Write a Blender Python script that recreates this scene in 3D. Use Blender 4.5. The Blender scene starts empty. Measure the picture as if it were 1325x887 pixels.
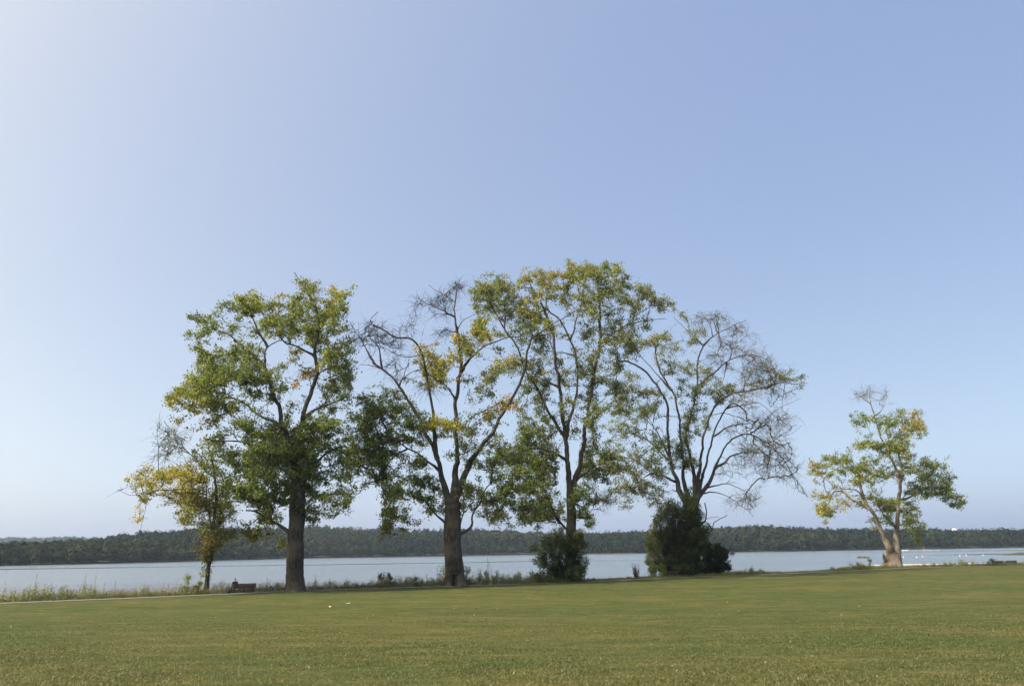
import bpy, math, random
import numpy as np
from mathutils import Vector, Matrix
random.seed(7)
rng = np.random.default_rng(11)
C = bpy.context.scene.collection
R = math.radians

# ------------------------------------------------------------------ camera model
W, H, F = 1325.0, 887.0, 957.0
EYE = 3.8
P = math.atan(269.0/F); ROLL = math.atan(0.0145)
Fw = np.array([0, math.cos(P), math.sin(P)])
R0 = np.array([1.0, 0, 0]); U0 = np.array([0, -math.sin(P), math.cos(P)])
Rt = math.cos(ROLL)*R0 - math.sin(ROLL)*U0
Up = math.sin(ROLL)*R0 + math.cos(ROLL)*U0
CAM = np.array([0, 0, EYE])

def ray(px, py):
    return Fw*F + Rt*(px-W/2) - Up*(py-H/2)
def at_y(px, py, Y):
    d = ray(px, py); return CAM + d*(Y/d[1])
def at_z(px, py, z=0.0):
    d = ray(px, py); return CAM + d*((z-EYE)/d[2])
def az(px):                       # horizontal direction under a column, measured on the far shore
    d = ray(px, 716); return math.atan2(d[0], d[1])

# ------------------------------------------------------------------ scene helpers
def tag(o, label=None, cat=None, group=None, kind=None):
    if label: o['label'] = label
    if cat: o['category'] = cat
    if group: o['group'] = group
    if kind: o['kind'] = kind
    return o
def empty(name, loc, rz=0.0):
    o = bpy.data.objects.new(name, None); C.objects.link(o)
    o.location = loc; o.rotation_euler = (0, 0, rz); o.empty_display_size = .3
    return o
def mesh_np(name, V, Fc, mat, parent=None, cols=None, smooth=False, origin=None):
    """V (n,3) world coordinates, Fc (m,k) faces of one size or a list of such arrays"""
    V = np.asarray(V, dtype=np.float32)
    if origin is not None: V = V - np.asarray(origin, dtype=np.float32)
    if not isinstance(Fc, list): Fc = [Fc]
    Fc = [np.asarray(f, dtype=np.int32) for f in Fc if len(f)]
    me = bpy.data.meshes.new(name)
    me.vertices.add(len(V)); me.vertices.foreach_set('co', V.ravel())
    nl = sum(f.size for f in Fc); npoly = sum(len(f) for f in Fc)
    me.loops.add(nl); me.loops.foreach_set('vertex_index', np.concatenate([f.ravel() for f in Fc]))
    me.polygons.add(npoly)
    tot = np.concatenate([np.full(len(f), f.shape[1], dtype=np.int32) for f in Fc])
    st = np.concatenate([[0], np.cumsum(tot)[:-1]]).astype(np.int32)
    me.polygons.foreach_set('loop_start', st); me.polygons.foreach_set('loop_total', tot)
    me.polygons.foreach_set('use_smooth', np.full(npoly, smooth))
    me.update(calc_edges=True); me.validate()
    if cols is not None:
        a = me.color_attributes.new('Col', 'FLOAT_COLOR', 'POINT')
        c = np.ones((len(V), 4), dtype=np.float32); c[:, :3] = cols
        a.data.foreach_set('color', c.ravel())
    me.materials.append(mat)
    o = bpy.data.objects.new(name, me); C.objects.link(o)
    if parent is not None: o.parent = parent
    elif origin is not None: o.location = origin
    return o

class MB:
    def __init__(s): s.V = []; s.F3 = []; s.F4 = []; s.n = 0
    def add(s, V, f4=(), f3=()):
        V = np.asarray(V, float)
        if len(f4): s.F4.append(np.asarray(f4)+s.n)
        if len(f3): s.F3.append(np.asarray(f3)+s.n)
        s.V.append(V); s.n += len(V)
    def box(s, c, d, M=None):
        x, y, z = d[0]/2, d[1]/2, d[2]/2
        b = min(x, y, z)*.25      # chamfered edges
        pts = []; idx = {}
        for sx in (-1, 1):
            for sy in (-1, 1):
                for sz in (-1, 1):
                    for k in range(3):
                        p = [sx*(x-b), sy*(y-b), sz*(z-b)]
                        p[k] = (sx*x, sy*y, sz*z)[k]
                        idx[(sx, sy, sz, k)] = len(pts); pts.append(p)
        f4 = []; f3 = []
        def quad(q):
            a = [np.array(pts[i]) for i in q]; n = np.cross(a[1]-a[0], a[2]-a[0])
            if np.dot(n, sum(a)) < 0: q = q[::-1]
            return q
        for k in range(3):
            o = [i for i in range(3) if i != k]
            for sg in (-1, 1):
                q = []
                for u, v in ((-1, -1), (1, -1), (1, 1), (-1, 1)):
                    t = [0, 0, 0]; t[k] = sg; t[o[0]] = u; t[o[1]] = v
                    q.append(idx[(*t, k)])
                f4.append(quad(q))
            for u in (-1, 1):
                for v in (-1, 1):
                    t1 = [0, 0, 0]; t1[o[0]] = u; t1[o[1]] = v; t2 = list(t1); t1[k] = -1; t2[k] = 1
                    f4.append(quad([idx[(*t1, o[0])], idx[(*t2, o[0])], idx[(*t2, o[1])], idx[(*t1, o[1])]]))
        for sx in (-1, 1):
            for sy in (-1, 1):
                for sz in (-1, 1):
                    f3.append(quad([idx[(sx, sy, sz, 0)], idx[(sx, sy, sz, 1)], idx[(sx, sy, sz, 2)]]))
        V = np.array(pts)
        if M is not None: V = V@np.array(M.to_3x3()).T
        s.add(V+np.array(c), f4, f3)
    def tube(s, pts, rad, sides=8, ridge=0, seed=0, caps=True, flare=0, lobes=5):
        V, f = tube_np(np.asarray(pts, float), np.asarray(rad, float), sides, ridge, seed, flare, lobes)
        n = len(pts)
        s.add(V, f)
        if caps:
            base = s.n-len(V)
            for ring, p in ((0, pts[0]), (n-1, pts[-1])):
                c = s.n; s.add([p])
                a = np.arange(sides); b = (a+1) % sides
                tri = np.stack([a+ring*sides+base, b+ring*sides+base, np.full(sides, c)], 1)
                if ring == 0: tri = tri[:, ::-1]
                s.F3.append(tri)
    def lathe(s, prof, sides=16, c=(0, 0, 0)):
        prof = np.asarray(prof, float); n = len(prof)
        th = np.linspace(0, 2*math.pi, sides, endpoint=False)
        V = np.stack([prof[:, 0, None]*np.cos(th), prof[:, 0, None]*np.sin(th), np.repeat(prof[:, 1, None], sides, 1)], -1).reshape(-1, 3)
        s.add(V+np.array(c), gridf(n, sides, True))
    def build(s, name, mat, parent=None, smooth=False, origin=None):
        V = np.concatenate(s.V)
        Fs = []
        if s.F4: Fs.append(np.concatenate([np.asarray(f).reshape(-1, 4) for f in s.F4]))
        if s.F3: Fs.append(np.concatenate([np.asarray(f).reshape(-1, 3) for f in s.F3]))
        return mesh_np(name, V, Fs, mat, parent, smooth=smooth, origin=origin)

def gridf(n, m, wrap=False):
    i = np.arange(n-1)[:, None]; j = np.arange(m if wrap else m-1)[None, :]
    j2 = (j+1) % m
    a = i*m+j; b = i*m+j2; c = (i+1)*m+j2; d = (i+1)*m+j
    return np.stack([a, b, c, d], -1).reshape(-1, 4)

def tube_np(P_, r, sides, ridge=0, seed=0, flare=0, lobes=5):
    n = len(P_)
    T = np.gradient(P_, axis=0); T /= np.linalg.norm(T, axis=1)[:, None]+1e-9
    ref = np.array([0, 1.0, 0.1]) if abs(T[0, 1]) < .8 else np.array([1.0, 0, 0])
    N = np.cross(T, ref); N /= np.linalg.norm(N, axis=1)[:, None]+1e-9
    for i in range(1, n):                        # keep the frame from twisting
        v = N[i-1]-T[i]*np.dot(N[i-1], T[i]); N[i] = v/(np.linalg.norm(v)+1e-9)
    B = np.cross(T, N)
    th = np.linspace(0, 2*math.pi, sides, endpoint=False)
    rr = np.repeat(r[:, None], sides, 1)
    if ridge:
        L = np.concatenate([[0], np.cumsum(np.linalg.norm(np.diff(P_, axis=0), axis=1))])
        q = np.random.default_rng(seed)
        for k in (2, 3, 5, 7):
            rr = rr*(1+ridge/k**.5*np.sin(k*th[None, :]+q.uniform(0, 6)+L[:, None]*q.uniform(-.5, .5)+1.2*np.sin(L[:, None]*q.uniform(.3, 1.1)+q.uniform(0, 6))))
        if flare:
            e = np.exp(-L/.9)[:, None]
            rr = rr*(1+flare*e*(1+.55*np.cos(lobes*th[None, :]+seed)))
    V = P_[:, None, :]+rr[..., None]*(np.cos(th)[None, :, None]*N[:, None, :]+np.sin(th)[None, :, None]*B[:, None, :])
    f = gridf(n, sides, True)
    return V.reshape(-1, 3), f[:, ::-1]

# ------------------------------------------------------------------ materials
def newmat(name):
    m = bpy.data.materials.new(name); m.use_nodes = True
    nt = m.node_tree; b = nt.nodes['Principled BSDF']
    return m, nt, b
def N(nt, t, **k):
    n = nt.nodes.new(t)
    for a, v in k.items(): setattr(n, a, v)
    return n
def ramp(nt, src, stops, interp='LINEAR'):
    r = N(nt, 'ShaderNodeValToRGB'); r.color_ramp.interpolation = interp
    e = r.color_ramp.elements
    while len(e) < len(stops): e.new(.5)
    for x, (p, c) in zip(e, stops): x.position = p; x.color = (*c, 1)
    nt.links.new(src, r.inputs[0]); return r.outputs[0]
def noise(nt, vec, scale, detail=4, rough=.55, dist=0.0):
    n = N(nt, 'ShaderNodeTexNoise'); n.inputs['Scale'].default_value = scale
    n.inputs['Detail'].default_value = detail; n.inputs['Roughness'].default_value = rough
    n.inputs['Distortion'].default_value = dist
    if vec is not None: nt.links.new(vec, n.inputs['Vector'])
    return n.outputs['Fac']
def mapping(nt, src, scale=(1, 1, 1), rot=(0, 0, 0)):
    m = N(nt, 'ShaderNodeMapping'); m.inputs['Scale'].default_value = scale; m.inputs['Rotation'].default_value = rot
    nt.links.new(src, m.inputs['Vector']); return m.outputs[0]
def mixc(nt, fac, a, b, mode='MIX'):
    m = N(nt, 'ShaderNodeMix', data_type='RGBA', blend_type=mode)
    for s, v in ((0, fac), (6, a), (7, b)):
        if isinstance(v, (int, float)): m.inputs[s].default_value = v
        elif isinstance(v, tuple): m.inputs[s].default_value = (*v, 1)
        else: nt.links.new(v, m.inputs[s])
    return m.outputs[2]
def math_(nt, op, a, b=0.0):
    m = N(nt, 'ShaderNodeMath', operation=op)
    for s, v in ((0, a), (1, b)):
        if isinstance(v, (int, float)): m.inputs[s].default_value = v
        else: nt.links.new(v, m.inputs[s])
    return m.outputs[0]
def bump(nt, h, strength, dist):
    b = N(nt, 'ShaderNodeBump'); b.inputs['Strength'].default_value = strength; b.inputs['Distance'].default_value = dist
    nt.links.new(h, b.inputs['Height']); return b.outputs[0]

def leaf_mat(name, transl=.3, spec=.35, rough=.5):
    m, nt, b = newmat(name)
    a = N(nt, 'ShaderNodeAttribute', attribute_name='Col')
    nt.links.new(a.outputs['Color'], b.inputs['Base Color'])
    b.inputs['Roughness'].default_value = rough; b.inputs['Specular IOR Level'].default_value = spec
    t = N(nt, 'ShaderNodeBsdfTranslucent'); mx = N(nt, 'ShaderNodeMixShader'); mx.inputs[0].default_value = transl
    tc = mixc(nt, 1.0, a.outputs['Color'], (1.25, 1.2, .6), 'MULTIPLY')
    nt.links.new(tc, t.inputs['Color'])
    nt.links.new(b.outputs[0], mx.inputs[1]); nt.links.new(t.outputs[0], mx.inputs[2])
    nt.links.new(mx.outputs[0], nt.nodes['Material Output'].inputs['Surface'])
    return m
M_leaf = leaf_mat('foliage_leaves', .40)
M_wood_far = leaf_mat('far_tree_leaves', .2, .06, .9)
M_weed = leaf_mat('weed_leaves', .25)
M_blade = leaf_mat('grass_blades', .3)

def bark_mat(name, c1, c2, sc=1.0):
    m, nt, b = newmat(name)
    tc = N(nt, 'ShaderNodeTexCoord').outputs['Object']
    v = mapping(nt, tc, (5*sc, 5*sc, .8*sc))
    n1 = noise(nt, v, 1.6, 6, .65, .6); n2 = noise(nt, tc, .5, 3)
    col = ramp(nt, n1, [(.38, c1), (.62, c2)])
    col = mixc(nt, .5, col, ramp(nt, n2, [(.35, tuple(x*.6 for x in c1)), (.65, tuple(min(1, x*1.25) for x in c2))]))
    nt.links.new(col, b.inputs['Base Color']); b.inputs['Roughness'].default_value = .95
    b.inputs['Specular IOR Level'].default_value = .1
    nt.links.new(bump(nt, n1, 1.0, .12), b.inputs['Normal'])
    return m
M_bark = bark_mat('grey_bark', (.020, .019, .018), (.100, .092, .085))
M_bark_pale = bark_mat('pale_bark', (.07, .060, .050), (.26, .225, .185))
M_twig = bark_mat('twig_bark', (.022, .018, .016), (.065, .055, .048))
M_twig_dead = bark_mat('dead_twig_bark', (.075, .068, .064), (.19, .175, .165))

def plain(name, c, rough=.7, metal=0, var=.15, sc=3.0):
    m, nt, b = newmat(name)
    tc = N(nt, 'ShaderNodeTexCoord').outputs['Object']
    n = noise(nt, tc, sc, 5)
    lo = tuple(x*(1-var) for x in c); hi = tuple(min(1, x*(1+var)) for x in c)
    nt.links.new(ramp(nt, n, [(.3, lo), (.7, hi)]), b.inputs['Base Color'])
    b.inputs['Roughness'].default_value = rough; b.inputs['Metallic'].default_value = metal
    return m
M_wood = plain('weathered_bench_wood', (.065, .036, .027), .8, 0, .4, 9)
M_iron = plain('dark_bench_iron', (.02, .02, .02), .5, .3)
M_conc = plain('pale_concrete', (.62, .60, .56), .9, 0, .1, 1.5)
M_brownwall = plain('stained_wall_face', (.20, .13, .09), .9, 0, .3, 2)
M_white = plain('white_paint', (.8, .8, .8), .4, 0, .03)
M_red = plain('faded_red_plastic', (.42, .22, .20), .5, 0, .1)
M_darkfloat = plain('dark_float', (.10, .09, .09), .5)
M_glass = plain('tinted_screen', (.03, .04, .05), .1)
M_skin = plain('skin', (.52, .32, .23), .55, 0, .05)
M_hair = plain('hair_brown', (.06, .04, .03), .7)
M_jacket = plain('dark_jacket', (.018, .018, .024), .85, 0, .3, 12)
M_trouser = plain('dark_trousers', (.025, .028, .04), .85, 0, .3, 12)
M_shoe = plain('shoe_black', (.02, .02, .02), .5)
M_bag = plain('dark_bag', (.02, .018, .02), .7)
M_paper = plain('white_paper', (.8, .8, .77), .9)
M_rock = plain('brown_rock', (.07, .055, .045), .95, 0, .5, 2)
M_steel = plain('grey_steel', (.35, .36, .38), .6)

# ------------------------------------------------------------------ leaves
PAL = {  # linear base colours
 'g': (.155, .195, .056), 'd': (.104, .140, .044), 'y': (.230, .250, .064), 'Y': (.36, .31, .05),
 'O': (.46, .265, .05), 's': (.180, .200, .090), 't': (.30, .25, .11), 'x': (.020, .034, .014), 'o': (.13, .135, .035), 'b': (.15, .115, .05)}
def leaves_np(cen, size, cols, rg, up=.35, aspect=.62, droop=0.0):
    """leaf blades: four-cornered, folded along the midrib"""
    n = len(cen)
    d = rg.normal(size=(n, 3)); d[:, 2] -= droop; d /= np.linalg.norm(d, axis=1)[:, None]
    nr = rg.normal(size=(n, 3)); nr[:, 2] += up*2.5
    sd = np.cross(d, nr); sd /= np.linalg.norm(sd, axis=1)[:, None]+1e-9
    nn = np.cross(sd, d)
    s = (size*rg.uniform(.6, 1.35, n))[:, None]
    V = np.stack([cen-d*s*.5, cen+sd*s*aspect*.5+nn*s*.12-d*s*.05, cen+d*s*.5-nn*s*.08, cen-sd*s*aspect*.5+nn*s*.12-d*s*.05], 1)
    f = np.arange(n*4).reshape(n, 4)
    return V.reshape(-1, 3), f, np.repeat(cols, 4, 0)
def colvar(base, n, rg, amt=.28):
    k = np.exp(rg.normal(0, amt, n))[:, None]
    h = rg.normal(0, .10, n)[:, None]
    c = np.asarray(base)[None, :]*k if np.ndim(base) == 1 else base*k
    return np.clip(c*np.concatenate([1+h, 1+h*.2, 1-h], 1), .004, .85)

# ------------------------------------------------------------------ trees
def catmull(pts, step):
    pts = np.asarray(pts, float)
    if len(pts) == 2:
        n = max(2, int(np.linalg.norm(pts[1, :3]-pts[0, :3])/step)+1)
        t = np.linspace(0, 1, n)[:, None]; return pts[0]*(1-t)+pts[1]*t
    Q = np.concatenate([[2*pts[0]-pts[1]], pts, [2*pts[-1]-pts[-2]]]); out = []
    for i in range(1, len(Q)-2):
        n = max(1, int(round(np.linalg.norm(Q[i+1, :3]-Q[i, :3])/step)))
        t = (np.arange(n)/n)[:, None]
        a, b, c, d = Q[i-1], Q[i], Q[i+1], Q[i+2]
        out.append(.5*((2*b)+(-a+c)*t+(2*a-5*b+4*c-d)*t**2+(-a+3*b-3*c+d)*t**3))
    out.append(pts[-1:]); return np.concatenate(out)

def make_tree(label, base, limbs, clumps, seed, cat='tree', bark=None, twig=None, leaf=.21, L=75, tipk=1.25,
              group=None, depth=.62, flare=.35, twig_dead=None, name='cottonwood_tree', sig=.25, limbk=.62, lk=.355, tk=5.3, fill=1.0, tw=3, rb=.0115):
    rg = np.random.default_rng(seed)
    b0 = at_z(*base); Y0 = b0[1]; s = Y0/F          # metres per photo pixel near the tree
    root = empty(name, b0); tag(root, label, cat, group)
    pos = []; par = []; rad = []; dr = []; plen = []
    tb = MB(); pxs = []
    xs = [c[0] for c in clumps]; xc = (min(xs)+max(xs))/2; Rx = (max(xs)-min(xs))/2+15
    for li, (w0, w1, dend, pts) in enumerate(limbs):
        pts = [tuple(p) for p in pts]
        if li == 0 or dend is None: j = -1; d0 = 0.0
        else:
            A = np.array(pxs); q = np.hypot(A[:, 0]-pts[0][0], A[:, 1]-pts[0][1]); j = int(np.argmin(q)); d0 = pos[j][1]-Y0
        n = len(pts); P3 = []
        cum = np.concatenate([[0], np.cumsum([math.dist(pts[i][:2], pts[i+1][:2]) for i in range(n-1)])]); cum = cum/cum[-1]
        for i, p in enumerate(pts):
            dd = d0+(0 if dend is None else dend*cum[i]); w = p[2] if len(p) > 2 else w0+(w1-w0)*cum[i]**.75
            q = at_y(p[0], p[1], Y0+dd)
            if i == 0 and j >= 0: q = np.array(pos[j])
            P3.append([*q, w*s/2*(1 if li == 0 or dend is None else limbk+(1-limbk)*max(0, 1-cum[i]/.3)), p[0], p[1]])
        S = catmull(P3, .55 if li else .4)
        S[:, 3] = np.maximum(S[:, 3], .012)
        if len(S) > 3:
            jt = rg.normal(0, 1, (len(S), 3)); jt = (jt+np.roll(jt, 1, 0)+np.roll(jt, 2, 0))/3
            jt[0] = 0; jt[-1] = 0
            S[:, :3] += jt*np.minimum(.17, S[:, 3:4]*.25+.10)*(.3 if li == 0 else 1)
        tb.tube(S[:, :3], S[:, 3], 18 if w0*s > .5 else 9, .055 if w0*s > .25 else .03, seed*31+li, flare=flare if li == 0 else 0)
        for k in range(len(S)):
            pos.append(S[k, :3].copy()); par.append(j if k == 0 else len(pos)-2)
            rad.append(S[k, 3]); pxs.append((S[k, 4], S[k, 5]))
            t = S[min(k+1, len(S)-1), :3]-S[max(k-1, 0), :3]; dr.append(t/(np.linalg.norm(t)+1e-9))
    NL = len(pos)
    cap = NL+260000
    Pp = np.zeros((cap, 3)); Pp[:NL] = pos; D = np.zeros((cap, 3)); D[:NL] = dr
    par = np.concatenate([par, np.zeros(cap-NL, int)]).astype(int); rad = np.concatenate([rad, np.zeros(cap-NL)])
    ok = np.ones(cap, bool)
    ok[:NL] = (Pp[:NL, 2] > 2.0) if Pp[:NL, 2].max() > 6 else True
    cnt = NL
    # tips
    tips = []
    for ci, c in enumerate(clumps):
        cx, cy, rx, ry, colk, dens = c[:6]
        ld = c[6] if len(c) > 6 else 1.0
        fixed = c[7] if len(c) > 7 else None
        env = math.sqrt(max(0.05, 1-((cx-xc)/Rx)**2))*Rx*s*depth
        dz = fixed if fixed is not None else (((ci*.618034) % 1)*2-.8)*env
        area = math.pi*rx*ry*s*s; n = max(2, int(area*dens*tipk*tk))
        # each leaf mass is a few uneven sprays, not a ball
        nl = 5; lob = rg.normal(size=(nl, 3)); lob /= np.linalg.norm(lob, axis=1)[:, None]; lob *= rg.uniform(.25, 1.2, (nl, 1))
        lw = rg.uniform(.3, 1, nl); li_ = rg.choice(nl, n, p=lw/lw.sum())
        v = lob[li_]+rg.normal(0, 1, (n, 3))*rg.uniform(.35, .65, (nl, 1))[li_]*np.array([1.2, 1.1, .85])
        rd = (rx+ry)/2*s*(1.25 if fixed is None else .8)
        for k in range(n):
            q = at_y(cx+v[k, 0]*rx, cy-v[k, 2]*ry, Y0+dz+v[k, 1]*rd)
            tips.append((*q, ci, ld))
    # loose sprays between neighbouring leaf masses, so the crown is not a set of separate balls
    base_tips = np.array(tips); nfill = int(len(base_tips)*fill)
    for q in range(nfill):
        i = rg.integers(len(base_tips)); A = base_tips[i]
        dd_ = np.linalg.norm(base_tips[:, :3]-A[:3], axis=1); cand = np.where((dd_ > 1.2) & (dd_ < 4.6) & (np.abs(base_tips[:, 4]-A[4]) < .5))[0]
        if len(cand) == 0: continue
        B = base_tips[rg.choice(cand)]; w_ = rg.uniform(.25, .75)
        tips.append((*(A[:3]*(1-w_)+B[:3]*w_+rg.normal(0, .25, 3)), A[3], A[4]*rg.uniform(.4, 1.0)))
    tips = np.array(tips)
    d0 = np.array([np.min(np.linalg.norm(Pp[:NL]-t[:3], axis=1)) for t in tips])
    order = np.argsort(d0+rg.uniform(0, 1.5, len(d0)))
    ends = []; chains = []
    for ti in order:
        t = tips[ti, :3]; bare = tips[ti, 4] <= .12
        dv = t-Pp[:cnt]; dist = np.linalg.norm(dv, axis=1)+1e-6
        cs = np.sum(dv*D[:cnt], axis=1)/dist
        cost = dist*(1+.95*(1-cs))*(1+.5*np.maximum(0, -dv[:, 2]/dist)*(0 if bare else 1)) + np.where(ok[:cnt], 0, 1e6)
        j = int(np.argmin(cost)); L_ = dist[j]
        if L_ < .15: continue
        m = max(2, int(math.ceil(L_/.6)))
        up = np.array([0, 0, 1.0])
        ctrl = Pp[j]+D[j]*L_*(.22 if bare else .38)+up*L_*.10+rg.normal(0, .06, 3)*L_
        tt = (np.arange(1, m+1)/m)[:, None]
        S = (1-tt)**2*Pp[j]+2*tt*(1-tt)*ctrl+tt**2*t
        S[:-1] += rg.normal(0, .05, (m-1, 3))
        if cnt+m >= cap: break
        Pp[cnt:cnt+m] = S; par[cnt] = j; par[cnt+1:cnt+m] = np.arange(cnt, cnt+m-1)
        prev = np.concatenate([Pp[j][None], S[:-1]]); dd = S-prev; D[cnt:cnt+m] = dd/(np.linalg.norm(dd, axis=1)[:, None]+1e-9)
        chains.append((j, cnt, m)); ends.append((cnt+m-1, int(tips[ti, 3]), tips[ti, 4], j))
        cnt += m
    num = np.zeros(cnt)
    for e in ends: num[e[0]] += 1
    for i in range(cnt-1, NL-1, -1): num[par[i]] += num[i]
    rr = rb*np.maximum(num, 1)**.42
    # twigs: each grown chain is a tapering tube
    TV = []; TF = []; tn = 0
    def addtube(pts, r, sides):
        nonlocal tn
        V, f = tube_np(pts, r, sides); TV.append(V); TF.append(f+tn); tn += len(V)
    for j, a, m in chains:
        r = np.concatenate([[min(rr[a]*1.15, rad[j]*.9 if j < NL else 9)], rr[a:a+m]]); r[-1] = .007
        addtube(np.concatenate([Pp[j][None], Pp[a:a+m]]), r, 5)
    LC = []; LCOL = []
    for e, ci, ld, j in ends:
        colk = clumps[ci][4]
        k1 = par[e]; k2 = par[k1]
        seg = np.stack([Pp[e], Pp[k1], Pp[k2]])
        if ld <= .5:
            nt_ = tw if ld < .1 else 3
            for q in range(nt_):
                u = rg.uniform(0, 2); i = int(min(u, 1)); w = u-i if u < 2 else 1
                p = seg[i]*(1-w)+seg[i+1]*w
                g = D[e]*1.0+rg.normal(0, .45, 3); g /= np.linalg.norm(g); l = rg.uniform(.6, 2.0)
                mid = p+g*l*.5+rg.normal(0, .05, 3); endp = p+g*l; endp[2] -= .06*l*l
                addtube(np.array([p, mid, endp]), np.array([.015, .012, .006]), 3)
        n = int(L*lk*ld*min(2.4, math.exp(rg.normal(-.1, .5))))
        if n > 0:
            u = rg.uniform(0, 1.7, n)**1.0; i = np.minimum(u.astype(int), 1); w = (u-i)[:, None]
            cpos = seg[i]*(1-w)+seg[i+1]*w+rg.normal(0, sig, (n, 3))*np.array([1, 1, .8])
            LC.append(cpos)
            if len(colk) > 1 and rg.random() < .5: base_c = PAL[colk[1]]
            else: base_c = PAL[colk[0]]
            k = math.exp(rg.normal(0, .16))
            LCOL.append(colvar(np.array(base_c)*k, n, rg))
    TVc = np.concatenate(tb.V); nb = len(TVc)
    f4 = np.concatenate([np.asarray(f).reshape(-1, 4) for f in tb.F4]); f3 = np.concatenate([np.asarray(f).reshape(-1, 3) for f in tb.F3])
    tw4 = np.concatenate(TF)+nb
    to = mesh_np('trunk', np.concatenate([TVc]+TV), [f4, f3, tw4], bark or M_bark, root, smooth=True, origin=b0)
    to.data.materials.append(twig or M_twig)
    mi = np.zeros(len(to.data.polygons), dtype=np.int32); mi[len(f4)+len(f3):] = 1; to.data.polygons.foreach_set('material_index', mi)
    LC = np.concatenate(LC); LCOL = np.concatenate(LCOL)
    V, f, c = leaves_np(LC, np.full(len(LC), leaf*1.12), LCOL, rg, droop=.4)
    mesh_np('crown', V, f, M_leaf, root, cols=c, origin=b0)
    print(label[:30], 'nodes', cnt, 'leaves', len(LC), 'Y', round(Y0, 1))
    return root

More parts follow.
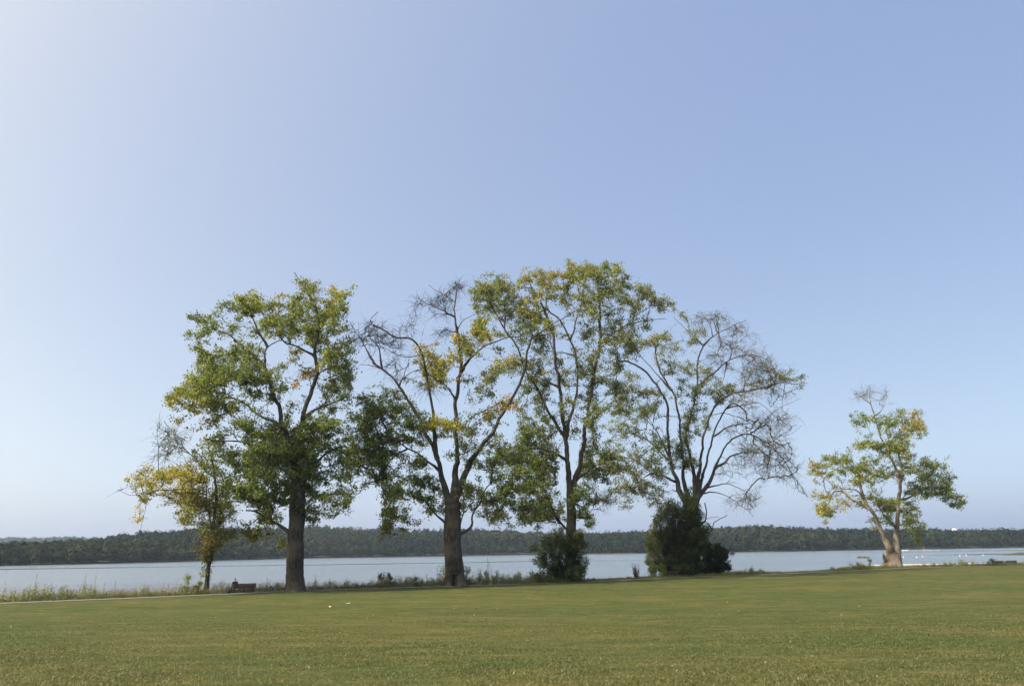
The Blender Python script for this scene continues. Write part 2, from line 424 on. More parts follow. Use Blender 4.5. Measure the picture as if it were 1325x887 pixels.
#TREES#
# ------------------------------------------------------------------ trees traced as limbs and leaf masses
make_tree('tall full green cottonwood with one thick straight trunk, right of the seated person', (382, 765), [
 (27, 20, 0, [(382, 768, 25), (382, 762, 23), (382, 745, 20.5), (382, 720, 20), (383, 695, 20), (384, 668, 20), (385, 640, 19), (385, 618, 17)]),
 (12, 5.5, -1.5, [(384, 635), (378, 595), (364, 537), (350, 499), (343, 476), (331, 461), (317, 450), (303, 440)]),
 (12, 6, 1.5, [(385, 622), (388, 580), (394, 537), (402, 510), (410, 482), (409, 462), (412, 425), (406, 395)]),
 (5, 1.5, .5, [(406, 395), (397, 378), (388, 366), (381, 352)]),
 (5, 2.5, -2, [(409, 464), (397, 456), (383, 449), (370, 444), (360, 432)]),
 (5, 2, 2, [(412, 425), (424, 408), (436, 395)]),
 (7, 3, 3, [(370, 560), (352, 545), (332, 533), (312, 520), (290, 512)]),
 (6, 2, -3, [(374, 590), (355, 580), (330, 575), (300, 570), (270, 568)]),
 (7, 2.5, -3, [(372, 695), (358, 678), (346, 669), (330, 662), (318, 660)]),
 (8, 3, 3, [(390, 625), (402, 608), (416, 592), (432, 582), (448, 577)]),
 (6, 3, -2, [(393, 540), (408, 531), (428, 523), (445, 515)]),
 (4, 2, 1, [(345, 478), (343, 455), (352, 445), (362, 440)]),
 (4, 2, -1, [(343, 440), (332, 425), (325, 405), (318, 392)]),
 (4, 2, 2, [(320, 452), (300, 436), (283, 428), (268, 425)]),
 (4, 1.5, 3, [(386, 600), (378, 570), (372, 540)]),
], [
 (312, 388, 12, 9, 'yg', 1), (330, 390, 10, 9, 'yg', 1), (292, 402, 12, 7, 'g', 1), (268, 413, 15, 6, 'gd', 1), (259, 432, 9, 12, 'g', 1),
 (256, 452, 9, 9, 'gs', .9), (300, 425, 13, 7, 'g', 1), (345, 398, 9, 9, 'gy', 1), (352, 415, 12, 12, 'gy', 1.1), (335, 430, 12, 7, 'g', .9), (322, 403, 12, 7, 'g', .9),
 (360, 386, 8, 4, 'YO', .8), (372, 392, 8, 10, 'gs', .9), (394, 368, 9, 9, 'sy', .9), (408, 376, 10, 8, 'ys', .9), (380, 408, 13, 12, 'gs', .9), (400, 400, 14, 16, 'sg', .85),
 (436, 378, 13, 10, 'yY', 1), (445, 395, 8, 9, 'gy', 1), (425, 400, 14, 12, 'ys', .9), (432, 420, 13, 13, 'gy', .9), (412, 430, 14, 12, 'gy', 1), (390, 428, 15, 11, 'gy', 1),
 (370, 425, 12, 10, 'gy', 1.1), (452, 440, 8, 7, 'yg', .8), (445, 458, 13, 12, 'gs', .9), (425, 462, 13, 15, 'gy', .8), (395, 482, 10, 9, 'so', .6), (390, 488, 7, 6, 'O', .7), (375, 463, 11, 10, 'ts', .6),
 (330, 455, 10, 8, 'gy', .8), (300, 458, 20, 12, 'g', 1.1), (275, 470, 18, 13, 'g', 1.1), (255, 488, 14, 10, 'gy', 1.1), (308, 480, 22, 13, 'gd', 1.1), (285, 495, 22, 12, 'g', 1.2),
 (240, 503, 16, 9, 'yg', 1.1), (228, 514, 12, 7, 'yg', 1), (236, 528, 14, 8, 'yY', .9), (262, 515, 18, 10, 'gy', 1.1), (232, 543, 9, 7, 'ts', .6), (330, 500, 15, 12, 'gd', .9), (350, 480, 9, 9, 'gy', .6),
 (290, 530, 18, 11, 'gd', 1), (312, 550, 16, 12, 'gd', 1), (265, 545, 17, 9, 'so', .7), (340, 515, 12, 9, 'g', .5), (365, 505, 10, 12, 'g', .5), (375, 530, 9, 10, 'gd', .5), (345, 555, 16, 12, 'dg', 1.1),
 (370, 560, 17, 12, 'd', 1.4), (395, 560, 18, 12, 'd', 1.4), (410, 550, 15, 12, 'dg', 1.2), (425, 500, 13, 16, 'g', .8), (440, 485, 12, 14, 'gs', .8), (455, 478, 10, 12, 'gs', .8), (425, 535, 14, 12, 'gs', .7), (450, 505, 9, 14, 'gs', .7),  # lower leaf masses darker green: shade under the crown painted into the colour
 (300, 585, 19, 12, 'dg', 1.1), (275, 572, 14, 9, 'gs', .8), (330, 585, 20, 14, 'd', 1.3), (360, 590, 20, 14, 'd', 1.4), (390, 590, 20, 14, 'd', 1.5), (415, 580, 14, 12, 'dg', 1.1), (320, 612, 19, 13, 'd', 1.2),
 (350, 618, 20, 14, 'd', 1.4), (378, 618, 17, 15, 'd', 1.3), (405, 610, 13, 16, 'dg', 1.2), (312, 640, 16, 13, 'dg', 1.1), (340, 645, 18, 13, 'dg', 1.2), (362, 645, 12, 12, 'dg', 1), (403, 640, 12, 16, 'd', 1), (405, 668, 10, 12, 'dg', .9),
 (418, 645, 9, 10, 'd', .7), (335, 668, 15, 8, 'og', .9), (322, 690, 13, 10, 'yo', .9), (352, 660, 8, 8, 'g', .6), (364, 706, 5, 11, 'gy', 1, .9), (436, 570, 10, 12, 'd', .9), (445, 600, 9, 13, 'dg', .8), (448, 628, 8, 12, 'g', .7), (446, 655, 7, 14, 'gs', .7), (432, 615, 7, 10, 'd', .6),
], 21, leaf=.23, L=84, flare=.14)

make_tree('small slender tree with a yellow patch and bare left tips, beside the seated person', (267, 768), [
 (6, 4, 0, [(267, 770, 6.5), (268, 755, 5.5), (269, 738, 5), (273, 711, 4.5), (276, 679, 4), (280, 645, 3.2), (277, 612, 2.6), (273, 588, 2)]),
 (3, 1.8, -.8, [(275, 690), (270, 660), (268, 640), (265, 622)]),
 (2.6, 1, -1, [(277, 618), (262, 603), (248, 588), (236, 575), (225, 562), (212, 545)]),
 (1.2, .6, -.5, [(240, 580), (220, 578), (198, 571)]),
 (2.2, .7, 1, [(268, 640), (240, 632), (205, 634), (175, 640), (163, 639), (153, 633)]),
 (1, .5, .3, [(192, 636), (187, 660), (181, 690)]),
 (2, 1, 1, [(280, 650), (290, 632), (300, 620)]),
 (2.4, 1, -1, [(275, 690), (288, 672), (302, 660)]),
], [
 (233, 611, 14, 8, 'Y', 1.3), (222, 618, 13, 8, 'yY', 1.2), (248, 618, 13, 10, 'oY', 1.2), (205, 616, 12, 8, 'yY', .9), (190, 612, 7, 9, 'Yy', .8), (172, 618, 9, 6, 'yY', .9), (187, 630, 10, 7, 'yt', .8), (184, 645, 8, 10, 'yY', .7), (176, 663, 7, 8, 'Yt', .6),
 (225, 640, 14, 9, 'Yo', 1.1), (250, 640, 15, 10, 'bo', 1.2), (232, 655, 13, 9, 'oY', 1), (262, 655, 14, 9, 'bo', 1.1), (245, 670, 14, 9, 'yo', 1), (265, 685, 15, 9, 'og', 1.1), (285, 665, 13, 12, 'og', 1), (300, 655, 12, 12, 'go', .9),
 (290, 685, 12, 10, 'go', .9), (270, 703, 12, 11, 'ob', 1.3, 1, 0), (267, 722, 6, 10, 'go', 1.6, 1, 0), (266, 742, 3.5, 6, 'g', 1.5, .7, 0), (285, 635, 13, 13, 'g', .9), (270, 605, 13, 12, 'gs', .8), (277, 580, 11, 13, 'gs', .7), (255, 590, 12, 10, 'so', .5), (300, 620, 10, 12, 'gd', .9),
 (225, 572, 14, 13, 's', .6, .25), (208, 560, 8, 12, 's', .5, .15), (210, 590, 12, 8, 's', .6, .2), (160, 634, 7, 4, 's', .5, 0), (306, 690, 12, 9, 'yo', .8),
], 33, leaf=.19, L=60, tipk=2.0, flare=.25, name='slender_tree', depth=.8, sig=.23, tw=2, fill=.7)

make_tree('forked cottonwood with bare left limbs and orange leaf patches, hollow split base', (588, 758), [
 (24, 18, 0, [(588, 742, 17), (588, 734, 21), (587, 722, 21.5), (586, 705, 21), (586, 684, 22), (586, 665, 20), (586, 650, 18)]),
 (14, 15, None, [(579, 760, 15), (580.5, 752, 13.2), (582, 742, 12.5), (583.5, 728, 13), (585, 712, 10)]),
 (14, 15, None, [(598, 760, 16), (596, 752, 13.5), (594, 742, 12.5), (591.5, 728, 13), (589, 712, 10)]),
 (11, 4, 2, [(585, 662), (580, 643), (574, 622), (566, 594), (556, 568), (549, 556), (534, 528), (517, 501), (503, 484), (484, 470)]),
 (4, .8, 1, [(484, 470), (473, 448), (462, 432), (452, 415)]),
 (3.5, 1.2, -1.5, [(495, 478), (490, 450), (478, 433), (480, 412), (489, 403)]),
 (3.5, 1.2, 1.5, [(518, 502), (522, 488), (532, 481), (541, 478)]),
 (2, .8, -1, [(494, 476), (480, 473), (465, 471)]),
 (7, 3, -3, [(566, 592), (562, 565), (560, 535), (555, 500), (549, 470), (541, 448), (530, 438), (514, 436), (499, 428), (482, 420)]),
 (2, .8, -1, [(545, 460), (525, 462), (508, 455), (495, 448)]),
 (13, 5, 0, [(587, 655), (590, 620), (591, 587), (590, 553), (590, 519), (594, 489), (596, 459), (593, 434)]),
 (4.6, 2, .5, [(593, 434), (588, 410), (589, 391), (591, 377), (589, 364)]),
 (3, 1, -1, [(587, 411), (574, 402), (552, 391), (540, 381)]),
 (2, .8, 1, [(589, 391), (578, 382), (563, 375), (555, 368)]),
 (2, .8, -1, [(592, 428), (600, 414), (614, 406), (620, 398)]),
 (2, .7, 1, [(592, 430), (577, 427), (560, 427)]),
 (3.5, 1.5, -2, [(590, 517), (579, 500), (563, 490), (552, 482)]),
 (5, 2, 2, [(596, 481), (605, 468), (616, 458), (630, 447), (653, 438), (676, 434)]),
 (11, 4, -2, [(589, 645), (599, 620), (611, 597), (626, 575), (641, 553), (656, 526), (670, 502), (678, 476), (685, 450), (689, 432)]),
 (3.5, 1.2, 1, [(687, 440), (709, 424), (729, 412), (751, 399)]),
 (5, 2, 2, [(598, 695), (609, 680), (612, 665), (621, 649), (632, 630), (645, 618)]),
 (3.5, 1.5, -1, [(598, 690), (599, 665), (599, 645), (602, 625)]),
 (2.5, 1, -1, [(620, 652), (638, 648), (655, 640)]),
 (5, 2, -2, [(577, 684), (567, 669), (558, 658), (550, 648)]),
 (5, 2, -3, [(572, 613), (558, 600), (545, 590), (527, 579), (510, 569), (490, 560)]),
 (3, 1.2, 2, [(527, 579), (510, 590), (497, 610), (495, 640)]),
 (3, 1.2, -2, [(510, 569), (485, 575), (462, 580)]),
], [
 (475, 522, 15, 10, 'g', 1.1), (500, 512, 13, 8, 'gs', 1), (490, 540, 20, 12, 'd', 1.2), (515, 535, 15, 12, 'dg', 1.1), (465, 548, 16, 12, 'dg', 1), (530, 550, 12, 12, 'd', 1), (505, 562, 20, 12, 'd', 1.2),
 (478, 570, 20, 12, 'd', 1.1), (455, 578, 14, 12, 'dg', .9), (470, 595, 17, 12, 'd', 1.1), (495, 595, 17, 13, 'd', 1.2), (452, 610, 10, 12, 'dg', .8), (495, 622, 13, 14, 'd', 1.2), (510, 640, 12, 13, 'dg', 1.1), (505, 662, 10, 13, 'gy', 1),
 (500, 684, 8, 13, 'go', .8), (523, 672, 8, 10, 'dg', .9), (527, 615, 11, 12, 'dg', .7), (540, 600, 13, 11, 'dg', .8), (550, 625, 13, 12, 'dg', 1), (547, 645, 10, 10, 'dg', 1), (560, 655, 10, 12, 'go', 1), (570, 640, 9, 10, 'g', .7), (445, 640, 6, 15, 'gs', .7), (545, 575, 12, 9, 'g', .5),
 (548, 455, 12, 12, 'Yt', .85, .8), (535, 450, 8, 7, 'Yt', .6, .7), (560, 480, 10, 10, 'yY', 1), (575, 475, 10, 14, 'Yy', 1.1), (570, 492, 11, 10, 'yY', 1), (556, 497, 8, 8, 'y', .8), (575, 545, 15, 11, 'yY', 1.2), (572, 560, 12, 8, 'og', .9), (598, 548, 8, 9, 'yo', .8),
 (589, 438, 3, 6, 'OY', 1.1), (590, 450, 3, 3, 'Oy', 1), (602, 445, 9, 11, 'yo', 1), (618, 432, 12, 10, 'Yy', 1.1), (632, 430, 9, 9, 'yY', 1), (610, 455, 9, 8, 'y', .8), (626, 412, 10, 10, 'yg', 1), (600, 490, 4, 4, 'O', 1.2),
 (652, 515, 6, 5, 'OY', .9), (645, 523, 5, 5, 'OY', .8), (660, 525, 5, 4, 'OY', .9), (669, 531, 5, 4, 'OY', .9), (639, 532, 4, 4, 'OY', .8), (650, 470, 10, 7, 'Yo', .6), (645, 452, 8, 6, 's', .5),
 (617, 505, 10, 12, 's', .6), (630, 540, 13, 12, 'sg', .8), (612, 560, 11, 12, 'gs', .7), (600, 575, 8, 12, 'gs', .6), (605, 600, 9, 11, 'gs', .6), (640, 575, 13, 13, 'gs', .7), (655, 592, 14, 12, 'g', .9), (635, 605, 14, 12, 'gs', .9), (612, 632, 12, 10, 'gs', .9), (632, 640, 13, 12, 'g', .8),
 (655, 625, 14, 13, 'g', .9), (668, 610, 12, 12, 'gd', .9), (625, 665, 12, 10, 'gs', .7), (645, 668, 13, 12, 'gs', .7), (662, 655, 12, 13, 'dg', .9), (600, 650, 8, 9, 'gs', .6), (580, 590, 8, 9, 'g', .4),
 (480, 425, 16, 14, 's', 1.1, 0), (500, 440, 16, 12, 's', 1, 0), (460, 440, 8, 14, 's', .8, 0), (520, 455, 14, 12, 's', .8, 0), (500, 475, 14, 8, 's', .6, 0), (520, 490, 12, 9, 's', .7, 0), (550, 390, 14, 9, 's', 1, 0), (575, 385, 14, 10, 's', 1, 0), (592, 372, 11, 10, 's', 1.2, 0), (580, 405, 12, 9, 's', .7, 0),
 (572, 430, 14, 8, 's', .8, 0), (555, 505, 12, 10, 's', .6, 0), (530, 425, 12, 10, 's', .8, 0),
], 47, leaf=.235, L=80, flare=0, depth=.5, fill=.9)

make_tree('tallest tree with two upright limbs and a tan-tipped airy top, bush round its foot', (738, 751), [
 (17, 12, 0, [(738, 753, 18), (738, 735, 14), (738, 715, 12.5), (739, 690, 12), (739, 665, 11.5), (738, 645, 10), (737.5, 632, 6)]),
 (10, 5.5, -1.5, [(738.5, 652), (737, 638), (735, 600), (731, 563), (729, 538), (724, 502), (719, 469), (715, 433), (707, 408)]),
 (4, 1.5, -.5, [(707, 408), (697, 387), (688, 372), (684, 355)]),
 (5.5, 3, 2, [(732, 570), (738, 540), (746, 503), (745, 460), (737, 436), (724, 414), (710, 402)]),
 (3, 1.2, 1, [(741, 440), (748, 408), (754, 385), (757, 362)]),
 (9.5, 5, 2.5, [(738.5, 652), (741, 635), (746, 615), (754, 580), (759, 545), (763, 520), (769, 481), (776, 451), (777, 408), (774, 384)]),
 (3, 1.2, .5, [(774, 384), (784, 370), (797, 356)]),
 (3.5, 1.5, -2, [(776, 446), (789, 435), (811, 419), (828, 404), (845, 395), (858, 385)]),
 (2.5, 1, 1, [(811, 419), (835, 414), (862, 412)]),
 (5, 2.5, -3.5, [(731, 568), (712, 536), (695, 502), (680, 479), (669, 450), (652, 425), (643, 408), (632, 385)]),
 (2.5, 1, 1, [(652, 425), (655, 400), (650, 375)]),
 (3.5, 1.5, 2, [(723, 503), (706, 492), (690, 482), (675, 462)]),
 (2, 1, -1, [(745, 460), (720, 455), (698, 453), (680, 458)]),
 (2.5, 1, 1, [(718, 465), (712, 440), (716, 420)]),
 (4, 1.8, -2, [(730, 690), (722, 672), (714, 652), (705, 635)]),
 (5, 2, -3, [(735, 595), (715, 585), (695, 580), (675, 585)]),
 (4, 2, 3, [(742, 625), (760, 610), (775, 600), (790, 595)]),
 (4, 2, 3, [(738, 650), (752, 655), (763, 668)]),
 (3, 1, 3, [(760, 540), (778, 520), (795, 500)]),
], [
 (625, 370, 12, 12, 'sg', 1), (645, 368, 12, 12, 'sg', 1), (612, 378, 8, 9, 's', .8), (635, 392, 14, 11, 'sg', .9), (660, 388, 11, 12, 's', .8), (615, 395, 8, 8, 's', .6),
 (690, 352, 8, 9, 'ty', .9), (676, 364, 8, 10, 'yt', .9), (703, 362, 9, 12, 'sy', .8), (714, 354, 7, 10, 'ty', .9), (738, 344, 4, 9, 'ty', 1), (742, 362, 10, 12, 'ys', .9), (757, 354, 9, 11, 'ys', .9), (769, 360, 8, 12, 'sy', .9), (783, 352, 8, 10, 'sg', .9), (799, 352, 7, 9, 'sy', .8), (729, 362, 6, 12, 'ts', .7),
 (807, 368, 8, 10, 's', .7), (790, 374, 10, 10, 'sg', .8), (775, 384, 11, 10, 'ys', .8), (755, 383, 12, 11, 'ys', .8), (735, 385, 10, 10, 'st', .7), (715, 382, 11, 9, 'sy', .8), (695, 385, 10, 10, 'st', .6), (680, 385, 9, 9, 's', .6),
 (835, 378, 10, 12, 'sy', .9), (826, 395, 8, 9, 's', .7), (855, 395, 8, 11, 's', .7), (868, 398, 7, 8, 's', .6), (808, 392, 10, 9, 's', .7), (790, 400, 10, 9, 's', .7), (765, 405, 12, 9, 's', .6), (740, 405, 9, 8, 's', .4),
 (690, 414, 12, 12, 'yo', 1), (706, 418, 10, 9, 'yg', .9), (672, 410, 10, 9, 's', .6), (655, 412, 11, 9, 's', .6), (643, 430, 9, 9, 's', .5), (675, 432, 9, 9, 's', .5), (665, 425, 8, 8, 'g', .5), (700, 440, 13, 11, 'gs', .8), (728, 432, 6, 6, 'Ys', .4),
 (760, 430, 11, 10, 's', .6), (790, 425, 12, 10, 's', .7), (812, 432, 12, 10, 's', .7), (835, 420, 9, 8, 's', .5), (810, 452, 11, 9, 'gs', .7), (785, 450, 11, 10, 's', .6), (765, 462, 11, 11, 'sg', .6), (740, 455, 9, 9, 's', .35), (715, 462, 11, 9, 's', .5),
 (690, 470, 12, 10, 's', .6), (668, 470, 10, 8, 's', .5), (650, 480, 11, 10, 'sg', .7), (655, 468, 8, 6, 'Yo', .7), (632, 485, 9, 12, 's', .6), (700, 495, 12, 11, 'sg', .7), (680, 500, 11, 11, 's', .5), (728, 490, 10, 11, 'sg', .6), (748, 485, 9, 12, 's', .5), (735, 480, 6, 7, 'Ys', .4), (770, 495, 10, 14, 'sg', .8),
 (790, 478, 11, 12, 's', .6), (795, 505, 11, 12, 'gs', .7), (755, 520, 10, 13, 's', .5), (730, 525, 9, 12, 's', .5), (700, 525, 12, 12, 'gs', .6), (680, 530, 11, 13, 's', .5), (775, 530, 10, 12, 'gs', .6),
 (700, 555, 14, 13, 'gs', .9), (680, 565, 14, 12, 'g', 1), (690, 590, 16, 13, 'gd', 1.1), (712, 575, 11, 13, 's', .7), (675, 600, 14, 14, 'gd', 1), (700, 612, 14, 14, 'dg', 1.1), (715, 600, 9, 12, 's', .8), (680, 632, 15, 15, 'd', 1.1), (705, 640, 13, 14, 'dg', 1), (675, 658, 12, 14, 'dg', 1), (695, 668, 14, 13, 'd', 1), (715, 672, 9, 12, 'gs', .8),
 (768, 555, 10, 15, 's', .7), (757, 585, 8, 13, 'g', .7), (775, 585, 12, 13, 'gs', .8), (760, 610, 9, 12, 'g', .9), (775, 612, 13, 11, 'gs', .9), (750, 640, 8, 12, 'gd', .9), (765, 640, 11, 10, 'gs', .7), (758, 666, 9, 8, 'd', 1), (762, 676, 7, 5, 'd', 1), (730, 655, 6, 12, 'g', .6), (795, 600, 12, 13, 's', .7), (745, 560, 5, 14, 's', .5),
 (775, 648, 12, 9, 's', .7, .1), (787, 640, 12, 9, 's', .6, .2),
], 59, leaf=.225, L=72, tipk=1.6, flare=.3, depth=.5, fill=1.2)

make_tree('broad many-stemmed half-bare tree with drooping dead twigs on its right, bushes below', (893, 743.4), [
 (22, 18, 0, [(894, 746, 22), (894, 730, 20), (895, 705, 18), (896, 682, 17), (897, 668, 14), (898, 660, 8)]),
 (10, 5, -1, [(892, 665), (882, 640), (874, 615), (866, 586), (864, 556), (862, 521), (845, 493), (826, 474), (812, 467)]),
 (3, 1, -1, [(812, 467), (800, 466), (788, 462)]),
 (8, 4, 1.5, [(894, 665), (887, 632), (884, 600), (881, 575), (877, 532), (869, 505), (854, 479), (849, 461), (853, 440), (864, 428)]),
 (4, 1.2, 2, [(870, 507), (852, 486), (836, 467), (822, 452), (808, 438)]),
 (9, 4, 1.5, [(900, 662), (899, 630), (893, 590), (888, 565), (894, 538), (901, 498), (903, 468), (910, 447)]),
 (3.5, 1.2, -1, [(910, 447), (926, 433), (946, 423), (965, 414)]),
 (3, 1, 1, [(909, 448), (895, 431), (878, 417), (872, 410)]),
 (2, .8, -.5, [(922, 436), (918, 420), (908, 405)]),
 (2, .8, .8, [(928, 432), (922, 412), (926, 402)]),
 (2, .8, -.8, [(950, 421), (953, 435), (955, 445)]),
 (9, 4, -2, [(901, 660), (903, 635), (905, 608), (908, 579), (916, 545), (927, 523), (946, 509), (969, 505), (993, 501)]),
 (3.5, 1.2, 1, [(993, 501), (1010, 495), (1026, 497), (1042, 492)]),
 (4.5, 1.5, 2, [(901, 500), (919, 485), (941, 468), (962, 459), (981, 460), (996, 470), (1004, 482)]),
 (2, .8, 1, [(945, 466), (949, 450), (958, 440)]),
 (2.5, .8, 1, [(941, 468), (936, 490), (930, 510)]),
 (7, 3.5, 1, [(904, 655), (907, 625), (914, 595), (922, 565), (931, 541), (938, 531), (950, 522), (962, 530), (968, 545)]),
 (3, .8, -1, [(940, 530), (960, 524), (985, 522), (1005, 540)]),
 (7, 1.2, 0, [(908, 650), (917, 624), (925, 606), (935, 585), (950, 566), (970, 562), (993, 572), (1012, 592), (1030, 620), (1046, 643)]),
 (4, 1.2, -2, [(925, 608), (936, 598), (949, 588), (974, 585), (998, 591), (1016, 605), (1028, 622), (1030, 632)]),
 (3, .9, -1, [(922, 563), (940, 553), (962, 547), (984, 551), (996, 562), (1010, 570)]),
 (3, .9, 1.5, [(915, 632), (926, 628), (943, 626), (964, 635), (978, 643), (986, 642)]),
 (2.4, .8, -1.5, [(914, 640), (928, 637), (944, 643), (960, 655), (970, 660), (975, 668)]),
 (2.2, .7, 1, [(970, 562), (985, 548), (1005, 530), (1020, 522), (1036, 515)]),
 (2, .6, -.5, [(993, 572), (1008, 565), (1025, 560), (1037, 550)]),
 (5, 3, .5, [(913, 690), (913, 670), (912, 650)]),
 (3.6, 1.6, -1.5, [(913, 700), (918, 688), (925, 676), (932, 671), (941, 666)]),
 (2, 1, -.5, [(922, 682), (912, 672), (930, 668)]),
 (4, 1.5, -3, [(876, 622), (860, 617), (846, 612), (824, 596), (805, 591)]),
 (3.5, 1.2, -2, [(868, 596), (850, 558), (833, 542), (813, 534), (790, 532)]),
 (3, 1, 2, [(846, 612), (832, 618), (822, 630)]),
], [
 (800, 500, 12, 12, 's', .7), (818, 515, 12, 10, 'gs', .8), (800, 528, 14, 9, 'g', 1), (825, 535, 12, 9, 'g', 1), (845, 530, 10, 10, 'gs', .8), (835, 505, 12, 11, 's', .7), (815, 485, 11, 9, 's', .6), (850, 510, 9, 12, 's', .6), (800, 555, 13, 12, 's', .7), (825, 560, 12, 13, 's', .7), (850, 560, 10, 14, 'sg', .7),
 (800, 580, 12, 12, 's', .7), (825, 590, 13, 12, 's', .7), (845, 595, 12, 12, 's', .7), (860, 575, 8, 12, 's', .6), (800, 608, 12, 11, 's', .7), (820, 615, 13, 11, 's', .8), (840, 625, 12, 11, 's', .8), (858, 612, 9, 10, 's', .7), (800, 632, 11, 9, 's', .7), (822, 640, 12, 9, 's', .9), (840, 648, 10, 7, 's', .8), (852, 640, 8, 8, 's', .6), (812, 655, 10, 6, 's', .5, .6),
 (832, 450, 11, 10, 's', .6), (848, 440, 9, 9, 's', .6), (862, 432, 9, 8, 's', .6), (815, 440, 11, 9, 's', .6), (850, 465, 10, 10, 's', .5), (870, 450, 10, 10, 's', .6, .6), (895, 440, 10, 12, 's', .7, .8), (890, 410, 6, 7, 's', .8, .8), (902, 425, 8, 10, 's', .7, .6), (875, 480, 9, 10, 's', .8), (890, 475, 10, 11, 's', .6), (905, 480, 10, 9, 's', .6, .7), (918, 500, 9, 9, 's', .6),
 (892, 505, 8, 13, 'sd', 1.1, 1, 0), (898, 530, 8, 14, 'sd', 1.1, 1, 0), (888, 555, 8, 15, 'ds', 1.1, 1, 0), (880, 580, 9, 13, 'ds', 1.1, 1, 0), (890, 605, 8, 13, 'ds', 1, 1, 0), (870, 595, 8, 12, 'sd', .8, 1, 0), (935, 508, 9, 9, 'd', 1.3, 1, 0), (930, 520, 7, 8, 'd', 1.2, 1, 0), (912, 540, 6, 10, 's', .7), (900, 560, 6, 12, 's', .7), (947, 500, 8, 6, 'ds', 1, .9, 0), (915, 480, 7, 8, 's', .5), (898, 600, 5, 10, 's', .6),
 (1008, 487, 12, 7, 'gs', 1), (1035, 489, 6, 4, 'd', 1.2), (1020, 482, 6, 4, 's', 1), (1040, 500, 4, 4, 'ds', 1), (990, 495, 9, 6, 's', .7), (970, 500, 10, 6, 's', .6, .7), (1000, 498, 7, 6, 's', .8, .8), (890, 645, 10, 10, 'd', 1), (955, 475, 9, 7, 's', .4, .4),
 (930, 415, 16, 12, 's', .9, 0), (955, 425, 14, 12, 's', .9, 0), (905, 410, 12, 9, 's', .8, 0), (950, 450, 16, 11, 's', .9, 0), (925, 460, 14, 12, 's', .8, .1), (975, 460, 14, 14, 's', 1.3, 0), (990, 478, 14, 12, 's', 1.4, .1), (1005, 505, 13, 14, 's', 1.3, 0), (970, 490, 14, 12, 's', 1.1, .1), (965, 525, 16, 14, 's', 1.1, 0), (985, 545, 18, 14, 's', 1.2, 0), (1015, 545, 14, 16, 's', 1.1, 0),
 (950, 550, 14, 12, 's', .9, 0), (960, 580, 16, 14, 's', 1.1, 0), (985, 580, 18, 14, 's', 1.3, 0), (1010, 575, 12, 14, 's', 1.1, 0), (970, 605, 14, 14, 's', 1.1, 0), (995, 605, 14, 14, 's', 1.2, 0), (1015, 610, 12, 14, 's', 1, 0), (975, 650, 10, 12, 's', .9, 0), (955, 645, 14, 10, 's', .8, 0), (940, 610, 12, 10, 's', .6, 0), (1030, 600, 8, 12, 's', .6, 0), (1040, 640, 6, 8, 's', .5, 0), (935, 440, 12, 10, 's', .7, 0),
], 67, leaf=.215, L=56, tipk=1.35, tw=2, flare=.1, bark=M_bark, twig=M_twig_dead, depth=.5, lk=.34, fill=.9, name='half_bare_tree', limbk=.46, rb=.0155)

